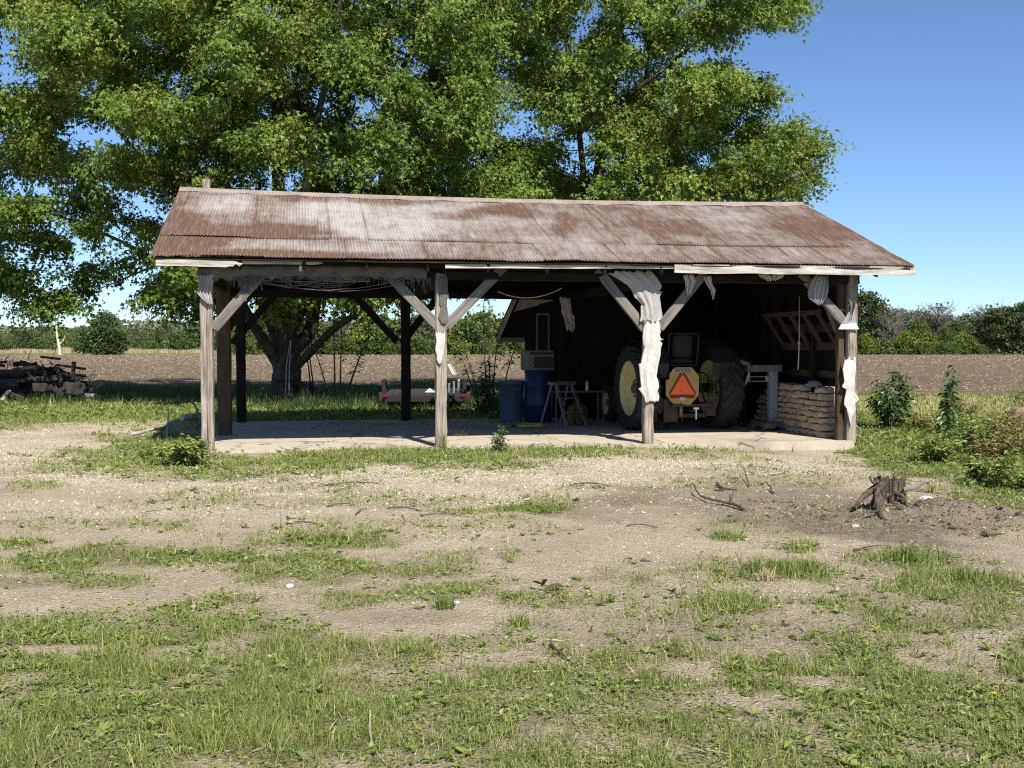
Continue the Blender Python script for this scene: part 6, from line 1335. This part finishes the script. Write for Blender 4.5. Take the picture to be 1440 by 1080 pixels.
stick('white curved pipe lying beside the right corner post', [(1203, 600, .02), (1207, 606, .04), (1217, 609, .03)], .018, 'white', .03, 'pipe', None)
stick('long bare branch under the brambles at the right edge', [(1358, 655, .02), (1390, 662, .05), (1412, 672, .03)], .022, 'palewood', .02, 'branch', None)
for (px, py, s, lb, mt) in [(1303, 706, .14, 'pale cream stone on the mound right of the stump', 'palebark'), (640, 851, .07, 'grey stone beside the spiky tuft in the foreground', 'galv'), (408, 826, .05, 'small white stone left of centre in the foreground', 'white'), (383, 925, .05, 'whitish pebble in the front lawn', 'palebark'), (676, 632, .10, 'flat grey stone beside the bushy weed', 'galv'), (1203, 742, .06, 'white stone left of the stump roots', 'palebark')]:
    p = gp(px, py); m = MB(); m.rock((0, 0, 0), (s, s * .8, s * .55), px * .1, 10, 7, .7, .14); o = m.build('stone', M[mt]); o.location = p + Vector((0, 0, s * .2)); tag(o, lb, 'stone' if 'stone' in lb or 'pebble' in lb else 'straw')
for (px, py, s, lb) in [(765, 832, .15, 'large curled dark dead leaf in the foreground'), (948, 842, .10, 'small dark dead leaf right of centre')]:
    p = gp(px, py); o = leaves('dead_leaf', np.array([[0, 0, 0.0], [.02, .01, .01], [-.02, 0, .01]]), np.array([[1, .2, .15], [-.7, .3, .3], [.3, -.3, .6]]), np.array([[.1, -.4, 1.0], [.3, .1, 1], [.2, .3, 1]]), np.array([s, s * .8, s * .6]), np.array([.3, .5, .4]), M['deadleaf'], None, LF); o.location = p + Vector((0, 0, .02)); tag(o, lb, 'leaf')
p = gp(1397, 1003); dn = thing('dandelion', 'single yellow dandelion flower in the right foreground lawn', 'flower', p)
m = MB(); m.tube([(0, 0, 0), (.004, 0, .05), (0, 0, .085)], .0022, 6); m.build('stalk', M['green'], dn)
a = np.linspace(0, 6.28, 26); P = np.zeros((26, 3)); P[:, 2] = .085; D = np.stack([np.cos(a), np.sin(a), .25 + .4 * (np.arange(26) % 2)], 1)
leaves('petals', P, D, np.tile([0, 0, 1.0], (26, 1)), np.full(26, .019), np.full(26, .5), M['cord'], dn, LONG)
# swing on the maple
sw = at(404, 556, 29.2); swg = thing('tree_swing', 'small rope swing hanging in front of the maple trunk', 'swing', (sw.x, 29.2, sw.z))
for sx in (-.05, .05):
    m = MB(); m.tube([(sx, 0, 0), (sx * .8, .1, .8), (sx * .3, .5, 1.55)], .012, 6); m.build('rope', M['rope'], swg)
m = MB(); m.box((0, 0, 0), (.26, .14, .035), ch=.008); m.build('seat', M['bluegrey'], swg)

# ------------------------------------------------------------------ trees along the far side of the field
def far_mesh(h, wd, n, leaf, seed, mat, trunk_r=.18, shape='round', low=.12, bare=False):
    rs = np.random.default_rng(seed); root = thing('field_edge_tree', None, None)
    m = MB(); m.tube([(0, 0, -.2), (.05 * h * rs.normal() * .3, 0, h * .4), (0, 0, h * .92)], [trunk_r, trunk_r * .7, .03], 7)
    nb = 90 if bare else 16
    tips = []
    for i in range(nb):
        z = h * rs.uniform(.12 if bare else .2, .8); a = rs.uniform(0, 6.28); l = wd * rs.uniform(.25, .5) * (1 - .4 * z / h)
        e = Vector((math.cos(a) * l, math.sin(a) * l, z + l * rs.uniform(.4, 1.1))); m.tube([(0, 0, z), Vector((0, 0, z)).lerp(e, .5) + Vector((0, 0, .1 * l)), e], [trunk_r * .35, trunk_r * .22, .02], 4); tips.append((Vector((0, 0, z)), e))
        if bare:
            for q in range(5):
                b0 = Vector((0, 0, z)).lerp(e, rs.uniform(.4, 1)); m.tube([b0, b0 + Vector((rs.normal() * .5, rs.normal() * .5, rs.uniform(.3, 1.3)))], [.03, .012], 3, False)
    m.build('trunk', M['twiggrey'] if bare else M['bark'], root)
    if n:
        cl = []; nc = max(10, n // 26)
        for i in range(nc):
            z = low * h + (1 - low) * h * rs.random(); f = (z / h - low) / (1 - low)
            pr = (math.sin(math.pi * min(1, f * .86 + .14)) ** .6) if shape == 'round' else max(.1, (1 - f) ** .8 * (.3 + .7 * min(1, f * 5)))
            a = rs.uniform(0, 6.28); q = math.sqrt(rs.uniform(.1, 1)) * wd / 2 * pr; cl.append((math.cos(a) * q, math.sin(a) * q, z))
        cl = np.array(cl); idx = rs.integers(0, nc, n); ct = rs.uniform(.2, .8, nc)
        P = cl[idx] + rs.normal(0, wd * .062 + .1, (n, 3)) * np.array([1, 1, .7]); P[:, 2] = np.maximum(P[:, 2], .1)
        D = rs.normal(size=(n, 3)); N = rs.normal(0, .6, (n, 3)) + np.array([0, -.3, .9])
        leaves('crown', P, D, N, rs.uniform(.6, 1.3, n) * leaf, np.clip(ct[idx] + rs.normal(0, .18, n), 0, 1), M[mat], root, CLUMP)
    return root
kinds = [far_mesh(9, 8, 2600, .42, 1, 'far_mid'), far_mesh(9, 7.5, 2600, .40, 2, 'far_dark'), far_mesh(6, 7, 2200, .38, 3, 'far_light', low=.02), far_mesh(10, 8, 1500, .38, 4, 'far_grey', low=.2), far_mesh(9, 6, 1900, .38, 5, 'far_dark', low=.22), far_mesh(8, 8, 420, .34, 6, 'far_grey', bare=True), far_mesh(4, 6, 1500, .36, 7, 'far_mid', low=.0)]
KL = ['mid green rounded tree in the woods beyond the ploughed field', 'dark green rounded tree in the woods beyond the ploughed field', 'low yellow green tree in the woods beyond the ploughed field', 'greyish thin leaved tree in the woods beyond the ploughed field', 'dark slender tree with a bare lower trunk beyond the ploughed field', 'almost leafless grey tree in the woods beyond the ploughed field', 'low green thicket at the edge of the ploughed field']
used = [False] * 7
def far_tree(k, px, Y, h, label=None, wk=1.0):
    x = (px - PX0) / FOC * Y; r = kinds[k]; hs = h / (9, 9, 6, 10, 9, 8, 4, 9)[k]; rz = random.uniform(0, 6.28)
    sc3 = (hs * wk, hs * wk, hs)
    if not used[k]: o = r; used[k] = True; o.location = (x, Y, -.1); o.rotation_euler = (0, 0, rz); o.scale = sc3
    else: o = copy_tree(r, (x, Y, -.1), rz, sc3)
    o['label'] = label or KL[k]; o['category'] = 'tree'; o['group'] = 'trees beyond the ploughed field'
    return o
random.seed(12)
# right-hand wood
for (k, px, Y, top) in [(1, 1212, 222, 412), (3, 1222, 226, 420), (5, 1250, 220, 437), (5, 1275, 222, 440), (3, 1262, 232, 438), (3, 1300, 230, 443), (5, 1312, 224, 446), (0, 1290, 218, 452), (2, 1275, 212, 468), (2, 1306, 213, 470), (0, 1330, 216, 462), (1, 1345, 220, 455), (2, 1352, 212, 470), (2, 1362, 211, 474), (3, 1330, 236, 446), (3, 1356, 238, 445), (0, 1376, 236, 444), (5, 1318, 222, 430), (3, 1372, 222, 450), (4, 1386, 214, 450), (4, 1400, 212, 436), (4, 1412, 213, 434), (4, 1424, 212, 442), (4, 1440, 211, 428), (4, 1455, 214, 424), (4, 1470, 213, 430), (4, 1490, 215, 426), (4, 1515, 213, 430), (6, 1222, 210, 480), (6, 1240, 209, 478), (6, 1300, 209, 482), (6, 1325, 208, 484), (6, 1340, 209, 483), (2, 1215, 208, 472), (5, 1235, 224, 436), (3, 1285, 236, 440), (3, 1396, 240, 446), (3, 1420, 240, 440), (6, 1378, 209, 486), (5, 1388, 222, 432), (3, 1545, 225, 430), (0, 1580, 225, 436)]:
    far_tree(k, px, Y, (498 - top) / FOC * Y + .2)
# behind the shed, seen through it
for i, px in enumerate(range(335, 760, 17)):
    far_tree((0, 1, 3, 0, 2, 1, 6)[i % 7], px + random.uniform(-5, 5), 212 + random.uniform(-6, 14), random.uniform(6.2, 8.6))
for i, px in enumerate(range(345, 750, 30)): far_tree(6, px + random.uniform(-8, 8), 206 + random.uniform(-3, 3), random.uniform(2.2, 3.4))
for i, px in enumerate(range(770, 1210, 40)): far_tree((0, 1, 3)[i % 3], px, 216, 8)
# far left wood and the big rounded bush
for i, px in enumerate(list(range(-90, 330, 15))):
    far_tree((0, 3, 0, 1, 3, 2)[i % 6], px + random.uniform(-5, 5), 330 + random.uniform(-25, 40), random.uniform(6.0, 8.2) if px > 20 else random.uniform(4.8, 6.6))
far_tree(6, 55, 300, 3.6); far_tree(6, 10, 290, 3.0); far_tree(1, 37, 300, 6.0); far_tree(6, 214, 300, 3.0); far_tree(1, 245, 300, 5.8); far_tree(6, 318, 270, 2.4)
kinds.append(far_mesh(9, 8.5, 6500, .40, 17, 'far_dark', low=.03)); KL.append(''); used.append(False)
far_tree(7, 151, 208, 8.0, 'big dense rounded dark green tree standing alone left of the shed', 1.05)
far_tree(0, 118, 209, 5.4, 'smaller mid green tree merging with the big rounded tree left of the shed', 1.15)
ds = at(84, 498, 205); dd_ = thing('dead_tree', 'bleached white dead trunk with a forked stub at the field edge', 'tree', (ds.x, 205, -.1))
m = MB(); m.tube([(0, 0, 0), (-.1, 0, 1.6), (-.35, 0, 3.2), (-.6, 0, 4.6), (-.5, 0, 6.2), (-.65, 0, 7.6)], [.36, .30, .25, .20, .15, .05], 8); m.build('trunk', M['palebark'], dd_)
m = MB(); m.tube([(-.1, 0, 2.0), (.6, 0, 2.6), (1.2, 0, 3.8)], [.18, .13, .05], 7); m.build('branch_stub', M['palebark'], dd_)
m = MB()
for s in ((1325, 428, 8), (1378, 430, 6)):
    pass
# reeds
for (x0, x1, top, lb) in ((25, 62, 439, 'pale dry reeds left of the white dead trunk'), (85, 106, 442, 'pale dry reeds right of the white dead trunk'), (172, 228, 489, 'low pale reeds right of the big rounded tree'), (228, 300, 487, 'widest strip of pale reeds left of the shed'), (-60, 20, 482, 'pale reeds at the far left edge')):
    Y_ = 258; n = 1100; xa, xb = (x0 - PX0) / FOC * Y_, (x1 - PX0) / FOC * Y_; hh = 1.5 if top < 480 else 1.15
    P = np.stack([RNG.uniform(xa, xb, n), RNG.uniform(Y_ - 4, Y_ + 6, n), np.full(n, -.1)], 1)
    tag(blades('reeds', P, RNG.uniform(.5, 1.1, n) * hh * (.35 + 1.1 * fbm(P[:, 0] * .25, P[:, 0] * 0, 7, 3)), RNG.uniform(.12, .3, n), RNG.random(n), M['reed'], None, .12), lb, 'reeds', None, 'stuff')
# the wood carries on behind
n = 42000; y = RNG.uniform(390, 440, n); x = (RNG.random(n) * 2 - 1) * 420; hmax = 9.5 + 4.0 * fbm(x * .03, x * 0, 91, 4); hmax = np.where(x < -150, hmax * .85, hmax)
P = np.stack([x, y, RNG.random(n) ** .7 * hmax], 1); tn = fbm(x * .07, y * .07, 92)
tag(leaves('far_woods', P, unit(n), unit(n) * .6 + np.array([0, -.4, .8]), RNG.uniform(.9, 2.2, n), np.clip(tn * 1.2 - .1 + RNG.normal(0, .12, n), 0, 1), M['far_grey'], None, CLUMP), 'greyish band of distant woods along the horizon', 'woods', None, 'stuff')
# right-hand continuation nearer
n = 16000; y = RNG.uniform(236, 262, n); x = RNG.uniform(66, 160, n); hmax = 7.2 + 2.2 * fbm(x * .08, x * 0, 93, 4)
P = np.stack([x, y, RNG.random(n) ** .7 * hmax], 1)
tag(leaves('far_woods', P, unit(n), unit(n) * .6 + np.array([0, -.4, .8]), RNG.uniform(.5, 1.2, n), np.clip(fbm(x * .15, y * .1, 94) * 1.1 + RNG.normal(0, .12, n), 0, 1), M['far_grey'], None, CLUMP), 'greyish undergrowth massed behind the right hand trees', 'woods', None, 'stuff')
